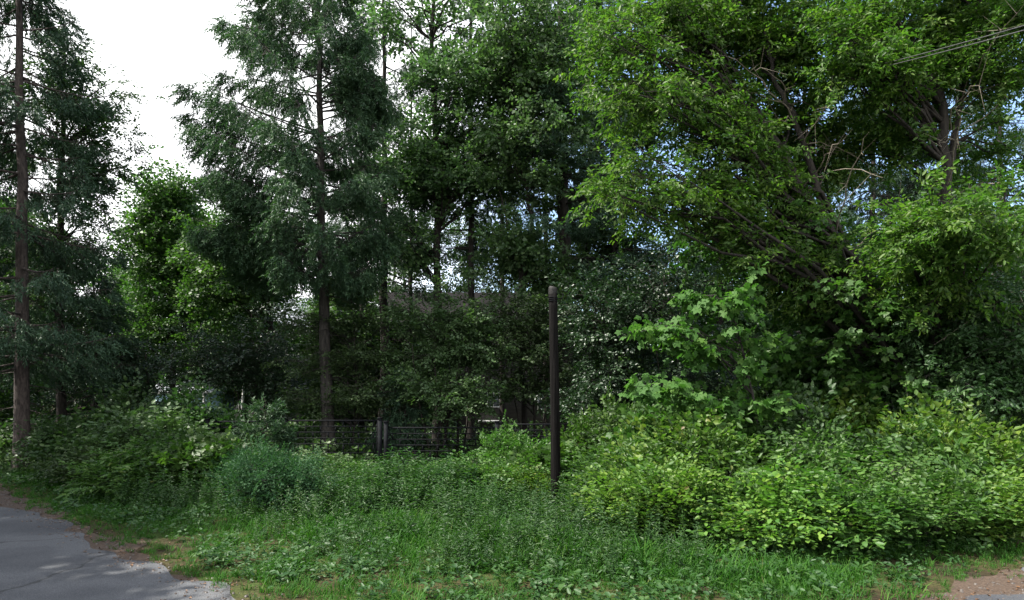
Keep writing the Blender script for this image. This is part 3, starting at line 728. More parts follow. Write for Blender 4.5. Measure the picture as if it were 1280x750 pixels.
conifer('spruce_tree', 'spruce with dark thick trunk right of the larch', 35, G(480, 29), 25, .24, 6.5, ([0, .4, 1], [2.8, 2.6, .2]), per_m=5.2, rise=-.15, hang=.8, dens=15, barkm='bark_dark', bare=16)
conifer('spruce_tree', 'spruce with slim dark trunk standing between the larch and the thick-trunked spruce', 36, G(589, 28), 24, .19, 8.5, ([0, .4, 1], [2.6, 2.4, .2]), per_m=5.4, rise=-.12, hang=.6, dens=18, barkm='bark_dark', bare=18)
conifer('spruce_tree', 'tall spruce with the thickest dark trunk, rising behind the wooden post', 37, G(711, 26), 25, .37, 7.2, ([0, .3, 1], [3.0, 2.9, .2]), per_m=5.2, rise=-.12, hang=.7, dens=16, barkm='bark_dark', lean=(-.5, 0), bare=22)
conifer('spruce_tree', 'dark spruce behind the left edge of the bright box elder crown', 38, G(767, 30), 23, .25, 7, ([0, .4, 1], [2.9, 2.5, .2]), per_m=6.75, rise=-.15, hang=.7, dens=19, barkm='bark_dark', bare=14)
conifer('spruce_tree', 'shaded spruce whose trunk shows in the gap under the right-hand crowns', 39, G(1090, 27), 20, .2, 8, ([0, .4, 1], [2.8, 2.4, .2]), per_m=6.75, rise=-.15, hang=.7, dens=19, barkm='bark_dark', bare=14)
conifer('spruce_tree', 'second shaded spruce trunk in the gap under the right-hand crowns', 40, G(1112, 29), 20, .2, 8, ([0, .4, 1], [2.8, 2.4, .2]), per_m=6.75, rise=-.15, hang=.7, dens=19, barkm='bark_dark', bare=10)

for sd, px, Y, h, lab in ((45, 1250, 24, 19, 'shaded spruce filling the far right behind the dead twigs'), (46, 1196, 27, 20, 'shaded spruce behind the upright box elder stem'),
                       (47, 1005, 25, 19, 'shaded spruce behind the middle of the leaning box elder'), (48, 900, 28, 17, 'shaded spruce behind the dark bush and bright maple sapling')):
    conifer('spruce_tree', lab, sd, G(px, Y), h, .2, 3.5, ([0, .4, 1], [2.7, 2.5, .2]), per_m=5.5, rise=-.15, hang=.7, dens=15, barkm='bark_dark', bare=14)
for sd, px, Y, h, r_, lab in ((41, 514, 33, 23, .15, 'slender spruce just right of the thick trunk beside the larch'), (42, 628, 34, 24, .17, 'slender spruce standing behind the forked rowan'),
                           (43, 452, 34, 22, .14, 'slender spruce half hidden by the right side of the larch'), (44, 682, 33, 23, .16, 'slender spruce close behind the left side of the thickest trunk')):
    conifer('spruce_tree', lab, sd, G(px, Y), h, r_, 10, ([0, .4, 1], [1.9, 1.7, .15]), per_m=4, rise=-.15, hang=.7, dens=13, barkm='bark_dark', bare=20)

# ------------------------------------------------------------------ broad-leaved trees at the left and in the middle
def TP(Y, *pts):
    return [tuple(P(px, py, Y)) if py is not None else tuple(G(px, Y)) for px, py in pts]
Y = 24
broadleaf('alder_tree', 'dark alder with feathery top beside the tall spruce at the left', 51, TP(Y, (76, None), (75, 400), (77, 200), (80, 60)), .19,
          [lobe(85, 110, 40, 55, Y, 1.6, 22), lobe(110, 190, 48, 55, Y, 2, 26), lobe(70, 290, 60, 60, Y, 2.2, 24), lobe(148, 118, 10, 18, Y, .4, 5), lobe(150, 200, 22, 22, Y, .6, 5), lobe(60, 400, 60, 60, Y, 2.2, 18)],
          'oval', 'leaf_dark', 'bark_dark', sub=7, nsp=4)
Y = 32
broadleaf('green_maple', 'bright green round-topped maple standing in the sky gap left of the larch', 52, TP(Y, (214, None), (216, 450), (212, 330), (208, 240)), .17,
          [lobe(208, 245, 30, 30, Y, 1.3, 26), lobe(196, 300, 50, 42, Y, 2.0, 46), lobe(215, 350, 44, 36, Y, 1.8, 22), lobe(225, 405, 36, 34, Y, 1.6, 12), lobe(172, 400, 28, 50, Y, 1.5, 18)],
          'far', 'leaf_maple', 'bark_dark', sub=7, nsp=4)
Y = 30
broadleaf('young_maple', 'maple with spreading lit leaves seen through the lower larch boughs', 53, TP(Y, (338, None), (340, 430), (336, 330), (330, 270)), .13,
          [lobe(290, 345, 46, 40, Y, 1.8, 44), lobe(270, 300, 30, 26, Y, 1.2, 12), lobe(345, 310, 30, 35, Y, 1.4, 10), lobe(260, 420, 26, 30, Y, 1.2, 10), lobe(300, 440, 40, 26, Y, 1.3, 8)],
          'far', 'leaf_maple', 'bark_dark', sub=6, nsp=4)
Y = 27
broadleaf('linden_tree', 'tall linden with fine green crown between the larch and the middle spruces', 54, TP(Y, (547, None), (547, 400), (548, 230), (540, 60), (545, -120)), .19,
          [lobe(515, 180, 50, 60, Y, 2.6, 20), lobe(580, 110, 90, 60, Y, 2.8, 20), lobe(492, 290, 34, 30, Y, 1.6, 8), lobe(625, 180, 70, 50, Y, 2.6, 20), lobe(560, 10, 110, 50, Y, 2.8, 19), lobe(560, 220, 60, 30, Y, 1.8, 14)],
          'far', 'leaf_linden', 'bark_dark', sub=7, nsp=4)
Y = 25
broadleaf('rowan_tree', 'slender forked tree with thin crooked boughs against the sky gaps left of the thickest trunk', 55, TP(Y, (655, None), (652, 420), (648, 330), (668, 280), (650, 200), (640, 110)), .13,
          [lobe(640, 200, 50, 60, Y, 2.0, 24), lobe(650, 325, 56, 26, Y, 1.6, 22), lobe(690, 130, 60, 60, Y, 2.0, 32), lobe(645, 60, 60, 50, Y, 2, 32), lobe(690, 20, 60, 40, Y, 2, 22)],
          'far', 'leaf_linden', 'bark_dark', extra=[(TP(Y, (650, 340), (632, 270), (618, 210)), .06)], sub=6, nsp=4)
Y = 31
broadleaf('ash_tree', 'shaded ash with thin trunk behind the spruces, left of the box elder', 56, TP(Y, (735, None), (733, 330), (740, 120), (745, -60)), .15,
          [lobe(745, 270, 54, 50, Y, 2.0, 26), lobe(720, 40, 60, 60, Y, 2.2, 30), lobe(800, 330, 50, 40, Y, 2, 26), lobe(790, 160, 50, 60, Y, 2, 26), lobe(700, 350, 40, 30, Y, 1.6, 14)],
          'far', 'leaf_linden', 'bark_dark', sub=6, nsp=4)

# ------------------------------------------------------------------ the right-hand trees
Y = 16.5
broadleaf('box_elder', 'leaning box elder with bright yellow-green crown reaching left over the fence', 61,
          TP(Y, (1160, None), (1132, 398), (1076, 342), (1004, 240), (952, 148), (916, 100), (884, 40)), .2,
          [lobe(755, 60, 50, 40, Y-1, 1.2, 18), lobe(800, 10, 60, 30, Y, 1.6, 16), lobe(880, 30, 50, 40, Y+1, 1.2, 18), lobe(800, 130, 44, 24, Y-1.4, 1.2, 14), lobe(865, 110, 40, 30, Y+.9, 1.0, 12), lobe(800, 215, 46, 22, Y-1.5, 1.0, 14), lobe(770, 245, 30, 14, Y-1.7, .7, 7),
           lobe(880, 210, 56, 30, Y-.9, 1.2, 16), lobe(850, 270, 50, 18, Y-1.2, .9, 8), lobe(970, 50, 80, 50, Y+1.3, 1.2, 30, 1), lobe(1010, 180, 60, 40, Y+1.6, 1.0, 14, 1), lobe(960, 150, 50, 40, Y+1.6, 1, 10), lobe(930, -110, 130, 60, Y+1, 3, 24)],
          'elder', 'leaf_elder', 'bark_dark', extra=[(TP(Y-.1, (1040, 300), (1010, 190), (984, 128), (968, 100), (955, 40)), .11)], dead=14, sub=8, nsp=4, low=.2, limb_r=.009, sublen=(.35, .85))
Y = 16
broadleaf('box_elder', 'upright box elder with arching dark limb and hanging sprays at the right edge', 62,
          TP(Y, (1166, None), (1180, 418), (1181, 224), (1184, 160), (1168, 100), (1136, 52), (1100, 6), (1080, -60)), .2,
          [lobe(1045, 70, 46, 40, Y-.5, 1.2, 18), lobe(1070, 20, 50, 24, Y, 1.2, 12), lobe(1120, 70, 50, 50, Y+1.6, 1.0, 16), lobe(1190, 30, 70, 40, Y+1.5, 1.2, 24, 1), lobe(1260, 60, 50, 50, Y-.5, 1.5, 22, 1), lobe(1100, 170, 50, 34, Y+1.4, 1.0, 12),
           lobe(1215, 275, 70, 26, Y-3, 1.0, 24), lobe(1240, 190, 40, 40, Y+1, 1.5, 6, 1), lobe(1130, 290, 40, 26, Y-2, .8, 8), lobe(1150, -110, 150, 60, Y, 3, 34, 1)],
          'elder', 'leaf_elder', 'bark_dark', extra=[(TP(Y, (1181, 240), (1196, 150), (1214, 70), (1230, -30)), .09), (TP(Y+.3, (1166, 520), (1200, 430), (1240, 330), (1262, 220)), .08)], dead=30, sub=8, nsp=4, low=.2, limb_r=.010, sublen=(.35, .85))
Y = 15.6
broadleaf('ash_sapling', 'shaded young tree with drooping narrow leaves at the right edge above the bushes', 63,
          TP(Y, (1268, None), (1270, 480), (1262, 400), (1240, 330)), .09,
          [lobe(1230, 400, 55, 50, Y-.5, 1.4, 26), lobe(1250, 480, 45, 35, Y-.8, 1.0, 16), lobe(1190, 480, 40, 24, Y-1, .9, 10), lobe(1150, 380, 40, 50, Y, 1.2, 14)],
          'elder', 'leaf_dark', 'bark', dead=12, sub=7, nsp=4, droop=.35)
Y = 18.5
broadleaf('norway_maple', 'broad shaded maple with layered big leaves filling the middle of the right-hand trees', 64,
          TP(Y, (1098, None), (1102, 480), (1085, 380), (1040, 290), (1030, 220)), .13,
          [lobe(990, 300, 70, 9, Y-1, 1.4, 13), lobe(1010, 345, 74, 9, Y-1, 1.4, 13), lobe(1050, 395, 66, 10, Y-.6, 1.4, 13), lobe(970, 430, 60, 9, Y-.6, 1.3, 11), lobe(1030, 465, 66, 10, Y-.8, 1.3, 12), lobe(885, 305, 56, 10, Y, 1.4, 9), lobe(1110, 330, 44, 10, Y-.5, 1.2, 7), lobe(1075, 425, 50, 9, 15.4, .8, 9), lobe(1060, 370, 46, 9, 15.6, .8, 8), lobe(1090, 475, 50, 10, 15.2, .8, 9)],
          'maple', 'leaf_maple', 'bark', dead=20, sub=7, nsp=3, flat=.25)
Y = 14.2
broadleaf('maple_sapling', 'bright young maple with large sunlit leaves just right of the wooden post', 65,
          TP(Y, (948, None), (946, 520), (930, 440), (905, 370)), .05,
          [lobe(893, 372, 40, 6, Y-.3, .6, 7), lobe(845, 408, 42, 6, Y-.4, .4, 7), lobe(910, 430, 44, 7, Y-.2, .6, 6), lobe(828, 484, 34, 6, Y-.5, .4, 7), lobe(880, 500, 30, 6, Y-.3, .5, 4), lobe(870, 540, 44, 7, Y-.4, .6, 6), lobe(940, 500, 22, 20, Y, .6, 4)],
          'bigmaple', 'leaf_sun', 'bark', sub=4, nsp=2, flat=.16, sublen=(.25, .55), limb_r=.008)
Y = 21
broadleaf('elm_sapling', 'young elm with flat layered sprays of small leaves round the foot of the larch', 66,
          TP(Y+2.2, (440, None), (446, 470), (440, 380), (436, 320)), .05,
          [lobe(445, 360, 36, 6, Y+2.2, .5, 8), lobe(385, 405, 26, 6, Y+2.3, .5, 7), lobe(450, 400, 40, 7, Y+2.0, .7, 9), lobe(388, 450, 36, 6, Y+2.2, .5, 9), lobe(455, 445, 44, 8, Y+1.6, .8, 11), lobe(470, 490, 50, 8, Y+.8, .8, 12), lobe(385, 498, 34, 6, Y+1.8, .6, 8)],
          'shrub', 'leaf_hazel', 'bark', sub=7, nsp=4, flat=.15, sublen=(.4, .9), limb_r=.008, ssc=(.9, 1.4))
def hazel(label, seed, px, Y, lobes, kind='oval', mat='leaf_hazel', name='hazel_bush'):
    return broadleaf(name, label, seed, TP(Y, (px, None), (px+4, 520), (px-3, 440)), .06, lobes, kind, mat, 'bark_dark',
                     extra=[(TP(Y, (px-6, 575), (px-22, 500), (px-30, 430)), .04), (TP(Y+.2, (px+6, 575), (px+20, 500), (px+34, 430)), .04)], sub=6, nsp=4, flat=.22, limb_r=.01, cat='bush')
hazel('grey-green hazel with layered leaves left of the wooden post, under the dark roof', 71, 570, 23, [lobe(540, 388, 52, 8, 22.4, 1.1, 20), lobe(600, 402, 36, 7, 22.8, 1.0, 11), lobe(592, 436, 50, 8, 22.4, 1.1, 16), lobe(520, 446, 36, 8, 22.6, 1.0, 10), lobe(560, 470, 40, 7, 22.8, 1.0, 8)])
hazel('low hazel with pale drooping leaf tips just above the lower fence panel', 72, 545, 21.5, [lobe(562, 494, 34, 5, 20.8, .8, 11), lobe(520, 478, 26, 6, 21.2, .8, 7), lobe(592, 478, 28, 6, 21.4, .8, 6)])
hazel('shaded hazel directly behind the wooden post', 73, 665, 23.5, [lobe(640, 385, 44, 12, 23, 1.2, 16), lobe(650, 430, 40, 10, 23, 1.2, 12), lobe(695, 460, 45, 14, 23, 1.2, 14), lobe(640, 480, 30, 10, 23, .9, 8), lobe(700, 390, 40, 12, 23, 1, 12)])
hazel('tall dark hazel right of the wooden post', 74, 765, 21, [lobe(750, 390, 50, 40, 20.6, 1.2, 30), lobe(780, 460, 50, 40, 20.6, 1.2, 26), lobe(730, 500, 36, 34, 20.6, 1.0, 12), lobe(800, 390, 30, 40, 21, 1.0, 10)], mat='leaf_shade')
hazel('dark bush behind the bright young maple', 75, 850, 20, [lobe(850, 380, 45, 45, 20.6, 1.0, 12), lobe(880, 470, 50, 45, 20.6, 1.0, 14), lobe(820, 330, 40, 30, 20.6, 1.0, 10), lobe(830, 520, 40, 24, 20.6, .8, 8)], mat='leaf_shade')
hazel('leafy thicket bush under the green maple, right of the two left trunks', 76, 185, 26, [lobe(170, 460, 45, 40, 25.6, 1.4, 16), lobe(215, 480, 40, 34, 25.6, 1.2, 12), lobe(140, 490, 40, 30, 25.6, 1.2, 10)], mat='leaf_shade')
hazel('dim bush between the larch trunk and the pale house', 77, 320, 27, [lobe(290, 455, 44, 30, 26.6, 1.3, 18), lobe(335, 425, 44, 40, 26.6, 1.3, 22), lobe(355, 490, 30, 26, 26.6, 1, 10), lobe(250, 440, 30, 34, 26.8, 1.2, 14)], mat='leaf_shade')
conifer('spruce_sapling', 'small spruce with grey drooping boughs left of the hazels, behind the fence', 78, G(505, 22), 3.6, .05, .3, ([0, .5, 1], [1.2, .8, .1]), per_m=14, rise=-.2, hang=.9, dens=20)
conifer('spruce_sapling', 'little young spruce poking up in front of the fence left of the larch', 79, G(330, 18.4), 2.35, .03, .15, ([0, .5, 1], [.75, .45, .06]), 'needle_blue', per_m=22, rise=.1, hang=.1, dens=26)
def birch(label, seed, px, Y):
    broadleaf('birch_sapling', label, seed, TP(Y, (px, None), (px+1, 470), (px-2, 400), (px+2, 330)), .075,
              [lobe(px, 350, 30, 35, Y, 1.2, 6), lobe(px+5, 420, 26, 24, Y, 1, 3)], 'far', 'leaf_maple', 'bark_white', sub=5, nsp=3, limb_r=.008)
birch('thin white birch trunk in front of the blue shed', 81, 254, 34)
birch('thin white birch trunk in the middle of the pale house front', 82, 303, 34.5)
birch('thin white birch trunk just left of the larch trunk', 83, 358, 33)

# ------------------------------------------------------------------ trees farther back, copied with shared meshes
def back_tree(label, seed, H, w, loc, grp, mat='leaf_dark'):
    c = lambda f: np.array((0, 0, H*f))
    return broadleaf('background_tree', label, seed, [(0, 0, 0), (.1, 0, H*.3), (-.1, .1, H*.6), (.05, 0, H*.9)], .17,
        [(c(.78), (w*.8, w*.8, H*.2), 34), (c(.5), (w, w, H*.22), 40), (c(.28), (w*.9, w*.9, H*.14), 22)], 'far', mat, 'bark_dark', sub=7, nsp=4, ssc=(1.0, 1.7), sublen=(.5, 1.5), group=grp)
GRP = 'trees standing far back'
for sd, px, lab in ((86, 505, 'thin-crowned tree far back behind the dark roof, left end'), (87, 585, 'thin-crowned tree far back behind the middle of the dark roof'), (88, 650, 'thin-crowned tree far back above the dark roof, left of the post top')):
    Y = 52
    broadleaf('background_tree', lab, sd, TP(Y, (px, None), (px+3, 400), (px-2, 320), (px+1, 270)), .16, [lobe(px, 300, 42, 36, Y, 2.4, 26), lobe(px+6, 355, 46, 30, Y, 2.4, 20)], 'far', 'leaf_dark', 'bark_dark', sub=7, nsp=3, ssc=(.9, 1.4), group=GRP)
far_spots = [  # px, Y, height, kind, label
 (40, 44, 15, 0, 'far back tree in the gap between the reddish trunk and the alder'), (150, 50, 13, 1, 'far back tree just left of the green maple'),
 (440, 35, 7, 1, 'small back tree against the left end of the dark-roofed house'), (490, 34, 6.5, 0, 'small back tree in front of the dark-roofed house, left of its window'),
 (258, 42, 14.5, 1, 'far back tree filling the gap between the green maple and the larch'), (305, 44, 13.5, 0, 'far back tree in front of the pale house'),
 (265, 62, 12, 0, 'far back tree above the pale house roof'), (430, 50, 12, 1, 'far back tree filling the space right of the larch trunk'),
 (475, 58, 11, 0, 'far back tree left of the dark roof ridge'), (700, 52, 8.5, 1, 'far back tree behind the right end of the dark roof'),
 (760, 46, 9, 0, 'far back tree right of the dark roof'), (830, 42, 10, 1, 'far back tree behind the bright maple sapling'),
 (900, 40, 12, 0, 'far back tree in the dark hollow right of the bright maple sapling'), (960, 44, 10, 1, 'far back tree left of the two shaded spruce trunks'),
 (1030, 40, 9, 0, 'far back tree low in the gap of the shaded spruce trunks'), (1130, 44, 9, 1, 'far back tree behind the forked box elder trunk'),
 (1200, 40, 11, 0, 'far back tree behind the dead twigs at the right'), (1270, 38, 12, 1, 'far back tree at the right edge'), (-20, 40, 16, 1, 'far back tree at the left edge'), (1330, 34, 12, 0, 'far back tree beyond the right edge')]
protos = {}
RB = np.random.default_rng(77)
for px, Y, H, k, lab in far_spots:
    loc = G(px, Y)
    if k not in protos:
        protos[k] = (back_tree(lab, 90+k, 12.0, 3.0, (0, 0, 0), GRP, 'leaf_dark' if k == 0 else 'leaf_maple'), 12.0)
        r = protos[k][0]; r.location = [float(c) for c in loc]; r.scale = (1, 1, H/12.0)
    else:
        s = RB.uniform(.9, 1.2); dup(protos[k][0], loc, RB.uniform(0, 6.28), (s, s, H/12.0), lab, GRP)
for (x, y, h, k, lab) in ((-19.5, 10.0, 19, 0, 'unseen tree added across the road for shade, beyond the left picture edge'), (-17.0, 6.8, 18, 1, 'unseen tree added across the road for shade, nearer the camera beyond the left picture edge'), (-21.6, 14.4, 21, 0, 'tallest unseen tree added across the road for shade, beyond the left picture edge')):
    dup(protos[k][0], (x, y, 0), RB.uniform(0, 6.28), (1.15, 1.15, h/12.0), lab, 'trees added across the road for shade')  # out-of-view trees added to cast shade on the verge
def verge_weeds():
    rng = np.random.default_rng(12); xy = np.c_[rng.uniform(-11, 8.5, 9000), rng.uniform(8, 17, 9000)]
    ed = edge_dist(xy); l1 = lump(xy, .6, 31); l2 = lump(xy, 1.6, 32)
    kp = (ed > 1.1+1.5*l2) & (rng.random(len(xy)) < np.clip(l1*1.5-.2, 0, 1)*np.clip((ed-.8)*.5, 0, 1)); xy = xy[kp]; ed = ed[kp]; n = len(xy)
    a = rng.uniform(0, 6.28, n); Z = np.array((0, 0, 1.))+rng.normal(size=(n, 3))*.16
    X = nrm(np.cross(np.stack([np.cos(a), np.sin(a), np.zeros(n)], 1), Z))
    g = Geo(); put_sprays(g, rng, WEED, np.c_[xy, np.zeros(n)], X, Z, rng.uniform(.3, .85, n)*np.clip(.3+ed*.2, .3, 1.1))
    tag(g.obj('verge_weeds', M['leaf_weed']), 'ragged knee-high weeds scattered through the verge grass', 'weeds', kind='stuff')
verge_weeds()
def litter():
    rng = np.random.default_rng(13); xy = np.c_[rng.uniform(-20, 13, 60000), rng.uniform(6, 24, 60000)]
    ed = edge_dist(xy); kp = (ed > -.5) & (ed < 1.3) & (rng.random(len(xy)) < np.exp(-(ed-.25)**2/.2)*lump(xy, .5, 40)*.9); xy = xy[kp]; n = len(xy)
    lv, lq = leaf_oval(.06, .035); T = [(lv, lq, np.zeros(2)), (lv*np.array((.7, .9, 1.8)), lq, np.zeros(2))]
    a = rng.uniform(0, 6.28, n); X = np.stack([np.cos(a), np.sin(a), np.zeros(n)], 1); Z = nrm(np.array((0, 0, 1.))+rng.normal(size=(n, 3))*.25)
    g = Geo(); put_sprays(g, rng, T, np.c_[xy, np.full(n, .018)], X, Z, rng.uniform(.5, 1.2, n))
    tag(g.obj('leaf_litter', M['litter']), 'brown fallen leaves lying along the dirt edge of the road', 'leaf litter', kind='stuff')
    xy = np.c_[rng.uniform(-20, 13, 90000), rng.uniform(6, 24, 90000)]
    ed = edge_dist(xy); kp = (ed > -.6) & (ed < .9) & (rng.random(len(xy)) < np.exp(-(ed-.1)**2/.08)*.9); xy = xy[kp]; n = len(xy)
    v = np.array([(-1,-1,-.3),(1,-.8,-.3),(.9,1,-.3),(-1,.9,-.3),(-.6,-.5,.7),(.5,-.6,.8),(.6,.5,.6),(-.5,.6,.7)]); q = np.array([(4,5,6,7),(0,1,5,4),(1,2,6,5),(2,3,7,6),(3,0,4,7)])
    T = [(v, q, np.full(5, .5)), (v*np.array((1.4, .8, .7)), q, np.full(5, .5))]
    a = rng.uniform(0, 6.28, n); X = np.stack([np.cos(a), np.sin(a), np.zeros(n)], 1)
    g = Geo(); put_sprays(g, rng, T, np.c_[xy, np.full(n, .01)], X, np.tile((0, 0, 1.), (n, 1)), .004+.016*rng.random(n)**3)
    tag(g.obj('gravel', M['stone']), 'loose grey gravel along the crumbling road edge', 'gravel', kind='stuff')
M['litter'] = leaf_mat('fallen leaves', [(0, (.06, .035, .02)), (.5, (.14, .075, .035)), (1, (.22, .15, .07))], trans=.1, tcol=(1, 1, 1))
M['stone'] = leaf_mat('loose stone', [(0, (.04, .034, .03)), (.85, (.10, .085, .072)), (1, (.24, .22, .20))], trans=0, tcol=(1, 1, 1))
litter()
def far_woods():
    rng = np.random.default_rng(8); n = 9000
    x = rng.uniform(-95, 95, n); y = rng.uniform(72, 84, n); top = 8.5+3.5*(lump(np.c_[x, x*0], 5, 4)-.5)*2
    z = top*rng.random(n)**.8
    pos = np.stack([x, y, z], 1); a = rng.uniform(0, 6.28, n)
    X = np.stack([np.cos(a), np.sin(a), rng.normal(0, .3, n)], 1); Z = nrm(np.array((0, -.3, 1.))+rng.normal(size=(n, 3))*.5)
    g = Geo(); put_sprays(g, rng, 'far', pos, X, Z, rng.uniform(2.0, 3.6, n))
    tag(g.obj('far_woods', M['leaf_dark']), 'far off dark wood closing the view behind the houses', 'woods', kind='stuff')
far_woods()
def undergrowth():
    rng = np.random.default_rng(9); n = 15000
    x = rng.uniform(-30, 18, n); y = 20.2+26*rng.random(n)**1.3
    kp = np.abs(x) < y*.85; x = x[kp]; y = y[kp]; n = len(x)
    kp = ~(((y > 36) & (x > -9) & (x < 4.5)) | ((y > 38) & (x < -13))); x = x[kp]; y = y[kp]; n = len(x)
    z = (.25+1.0*lump(np.c_[x, y], 1.2, 6))*rng.random(n)
    a = rng.uniform(0, 6.28, n); X = np.stack([np.cos(a), np.sin(a), rng.normal(0, .3, n)], 1); Z = nrm(np.array((0, 0, 1.))+rng.normal(size=(n, 3))*.4)
    g = Geo(); put_sprays(g, rng, 'far', np.stack([x, y, z], 1), X, Z, rng.uniform(.7, 1.3, n))
    tag(g.obj('undergrowth', M['leaf_hazel']), 'dark leafy undergrowth on the forest floor behind the iron fence', 'undergrowth', kind='stuff')
undergrowth()

# ------------------------------------------------------------------ shrubs
KINDS = {'dark': ('oval', 'leaf_dark', 1.6, 2.4), 'green': ('shrub', 'leaf_shrub', 1.5, 2.0), 'yellow': ('shrub', 'leaf_yellow', 1.3, 1.8),
         'blue': ('fine', 'leaf_blue', 1.35, 2.4), 'hazel': ('oval', 'leaf_hazel', 1.7, 2.0), 'maple': ('maple', 'leaf_maple', 1.5, 1.8), 'lance': ('lance', 'leaf_weed', 1.3, 1.9), 'elder': ('elder', 'leaf_shrub', 1.5, 1.7)}
shr = {}
RS = np.random.default_rng(66)
def put_shrub(kind, px, Y, w, h, label, group=None):
    sp, lm, h0, w0 = KINDS[kind]; loc = G(px, Y); h *= RS.uniform(.7, 1.05) if px > 740 else .8
    group = group or {'dark': 'dark shrubs', 'green': 'green shrubs', 'yellow': 'yellow-green shrubs', 'blue': 'fine-leaved blue-green bushes', 'hazel': 'hazel shrubs', 'maple': 'maple shrubs', 'lance': 'narrow-leaved shrubs', 'elder': 'ash-leaved bushes'}[kind]
    v = int(RS.integers(2)) if (kind, 1) in shr else (1 if (kind, 0) in shr else 0)
    sc = (w/w0, w/w0, h/h0)
    if (kind, v) not in shr:
        st, ns_ = {'blue': (20, 12), 'dark': (17, 9), 'maple': (13, 8), 'elder': (14, 8)}.get(kind, (17, 9))
        r = shrub('shrub', label, 400+10*len(shr), loc, w0, h0, sp, lm, stems=st, nsp=ns_, group=group, ssc=(.95, 1.75) if kind in ('yellow', 'green') else (.85, 1.55)); shr[(kind, v)] = r
        r.scale = sc; r.rotation_euler.z = RS.uniform(0, 6.28)
    else:
        dup(shr[(kind, v)], loc, RS.uniform(0, 6.28), sc, label, group)
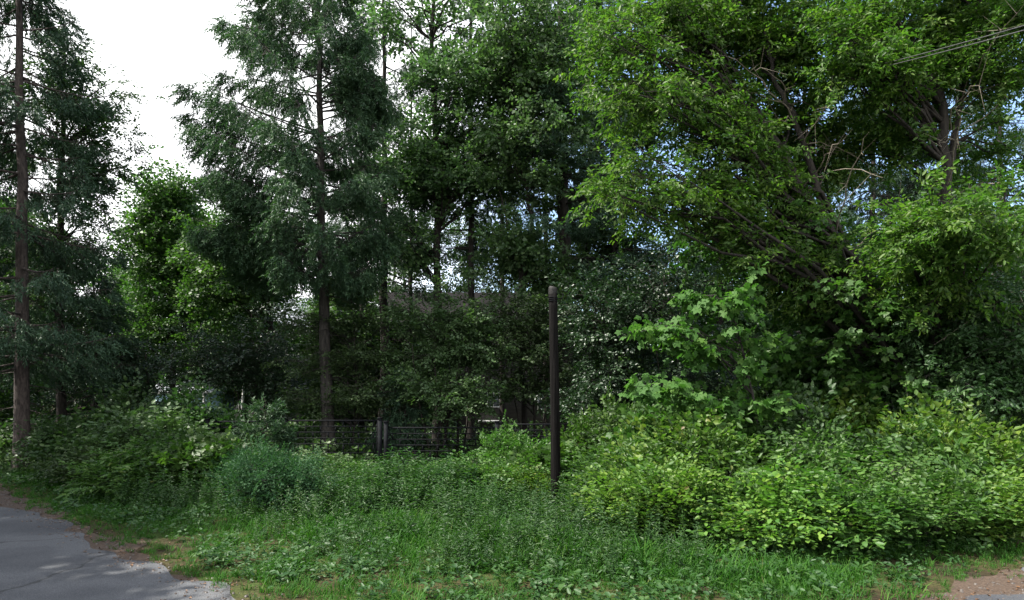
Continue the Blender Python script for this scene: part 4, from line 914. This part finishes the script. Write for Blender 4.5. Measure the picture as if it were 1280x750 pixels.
SH = [
 ('dark', 15, 25, 3.2, 2.2, 'dark shrub behind the reddish spruce trunk at the left edge'),
 ('dark', 55, 23, 2.6, 1.6, 'dark shrub between the reddish trunk and the alder trunk'),
 ('dark', 105, 19.5, 2.6, 1.8, 'dark shrub just right of the alder trunk'),
 ('hazel', 130, 17.8, 2.0, 1.3, 'dull green shrub at the grass edge nearest the two left trunks'),
 ('dark', 165, 21, 2.8, 2.3, 'tall dark shrub below the green maple'),
 ('hazel', 195, 18.6, 2.6, 2.0, 'grey-green shrub in the middle of the shaded left thicket'),
 ('dark', 215, 16.6, 2.4, 1.5, 'dark low shrub at the front of the shaded left thicket'),
 ('dark', 245, 20.5, 2.8, 2.3, 'dark shrub hiding the foot of the blue shed'),
 ('hazel', 275, 17.6, 2.2, 1.35, 'grey-green shrub at the left end of the iron fence'),
 ('blue', 345, 13.8, 1.75, 1.3, 'dense fine-leaved blue-green bush at the grass edge'),
 ('blue', 292, 15.4, 1.2, .95, 'smaller fine-leaved bush tucked left behind the dense blue-green one'),
 ('hazel', 395, 17.8, 1.9, .85, 'pale grey-green bush against the higher fence panel'),
 ('green', 440, 17.2, 1.9, .7, 'green bush below the fence post joining two panels'),
 ('green', 560, 17.2, 2.2, .7, 'green bush under the lower fence panel'),
 ('green', 642, 17.2, 1.5, 1.6, 'leafy green bush left of the wooden post hiding the fence'),
 ('green', 612, 15.4, 1.7, 1.1, 'low green bush in front of the fence, left of the post foot'),
 ('yellow', 660, 15.2, 1.4, .75, 'yellow-green bush at the foot of the wooden post'),
 ('green', 757, 18.1, 1.9, 2.0, 'tall green bush immediately right of the wooden post'),
 ('hazel', 800, 17.5, 2.2, 1.8, 'dull green bush between the post and the bright maple sapling'),
 ('lance', 748, 13.3, 1.0, .8, 'narrow-leaved bush in front of the post, lower right'),
 ('green', 785, 14.6, 2.2, 1.5, 'green bush below the left tips of the bright maple sapling'),
 ('yellow', 850, 13.2, 2.2, 1.5, 'yellow-green bush with browning leaves below the bright maple sapling'),
 ('yellow', 820, 11.5, 1.8, 1.0, 'low yellow-green bush spilling onto the grass below the maple sapling'),
 ('green', 905, 11.3, 1.7, 1.1, 'light green bush left of the sunlit row by the dirt'),
 ('green', 920, 14.6, 2.4, 2.0, 'green bush round the thin stem of the maple sapling'),
 ('yellow', 1040, 15.6, 2.4, 2.5, 'bright fresh bush topping the thicket under the shaded maple'),
 ('dark', 1000, 13.6, 2.2, 1.6, 'dark bush in the hollow of the right thicket'),
 ('green', 1110, 15.0, 2.3, 2.3, 'green bush at the foot of the forked box elder trunk'),
 ('yellow', 975, 10.9, 1.9, 1.25, 'yellow-green bush near the middle of the sunlit row'),
 ('green', 1055, 10.9, 2.0, 1.35, 'ferny green bush in the sunlit row, left of the dirt patch'),
 ('dark', 1100, 13.2, 2.0, 1.6, 'dark bush behind the sunlit row, right of the hollow'),
 ('green', 1140, 10.9, 1.9, 1.25, 'green bush in the sunlit row above the dirt patch'),
 ('yellow', 1185, 13.2, 2.3, 1.75, 'large yellow-green bush under the drooping ash sapling'),
 ('yellow', 1215, 11.2, 1.8, 1.15, 'low yellow-green bush nearest the dirt at the right'),
 ('green', 1265, 13.4, 2.2, 1.7, 'green bush at the right picture edge'),
 ('maple', 700, 16.2, 1.6, 1.2, 'maple seedling thicket at the right foot of the wooden post'),
 ('elder', 880, 12.6, 1.6, 1.5, 'feathery ash-leaved bush among the yellow-green ones, left of the sunlit row'),
 ('elder', 1015, 12.3, 1.7, 1.6, 'feathery ash-leaved bush rising behind the sunlit row'),
 ('elder', 1160, 12.6, 1.6, 1.5, 'ash-leaved bush between the sunlit row and the large yellow-green bush'),
 ('hazel', 950, 16.4, 2.4, 2.4, 'grey-green bush under the thin stem of the maple sapling'),
 ('hazel', 1190, 15.2, 2.2, 2.4, 'grey-green bush before the forked box elder trunk'),
 ('maple', 820, 15.6, 1.8, 1.6, 'maple-leaved bush left below the bright maple sapling'),
 ('elder', 785, 12.9, 1.4, 1.2, 'feathery ash-leaved bush nearest the grass right of the post'),
 ('elder', 175, 16.0, 1.8, 1.3, 'feathery dull bush at the grass edge of the left thicket'),
 ('maple', 250, 16.0, 1.6, 1.4, 'maple-leaved bush left behind the blue-green bush'),
 ('green', 1300, 12.3, 2.0, 1.2, 'low green bush cut by the right picture edge'),
]
for a in SH: put_shrub(*a)
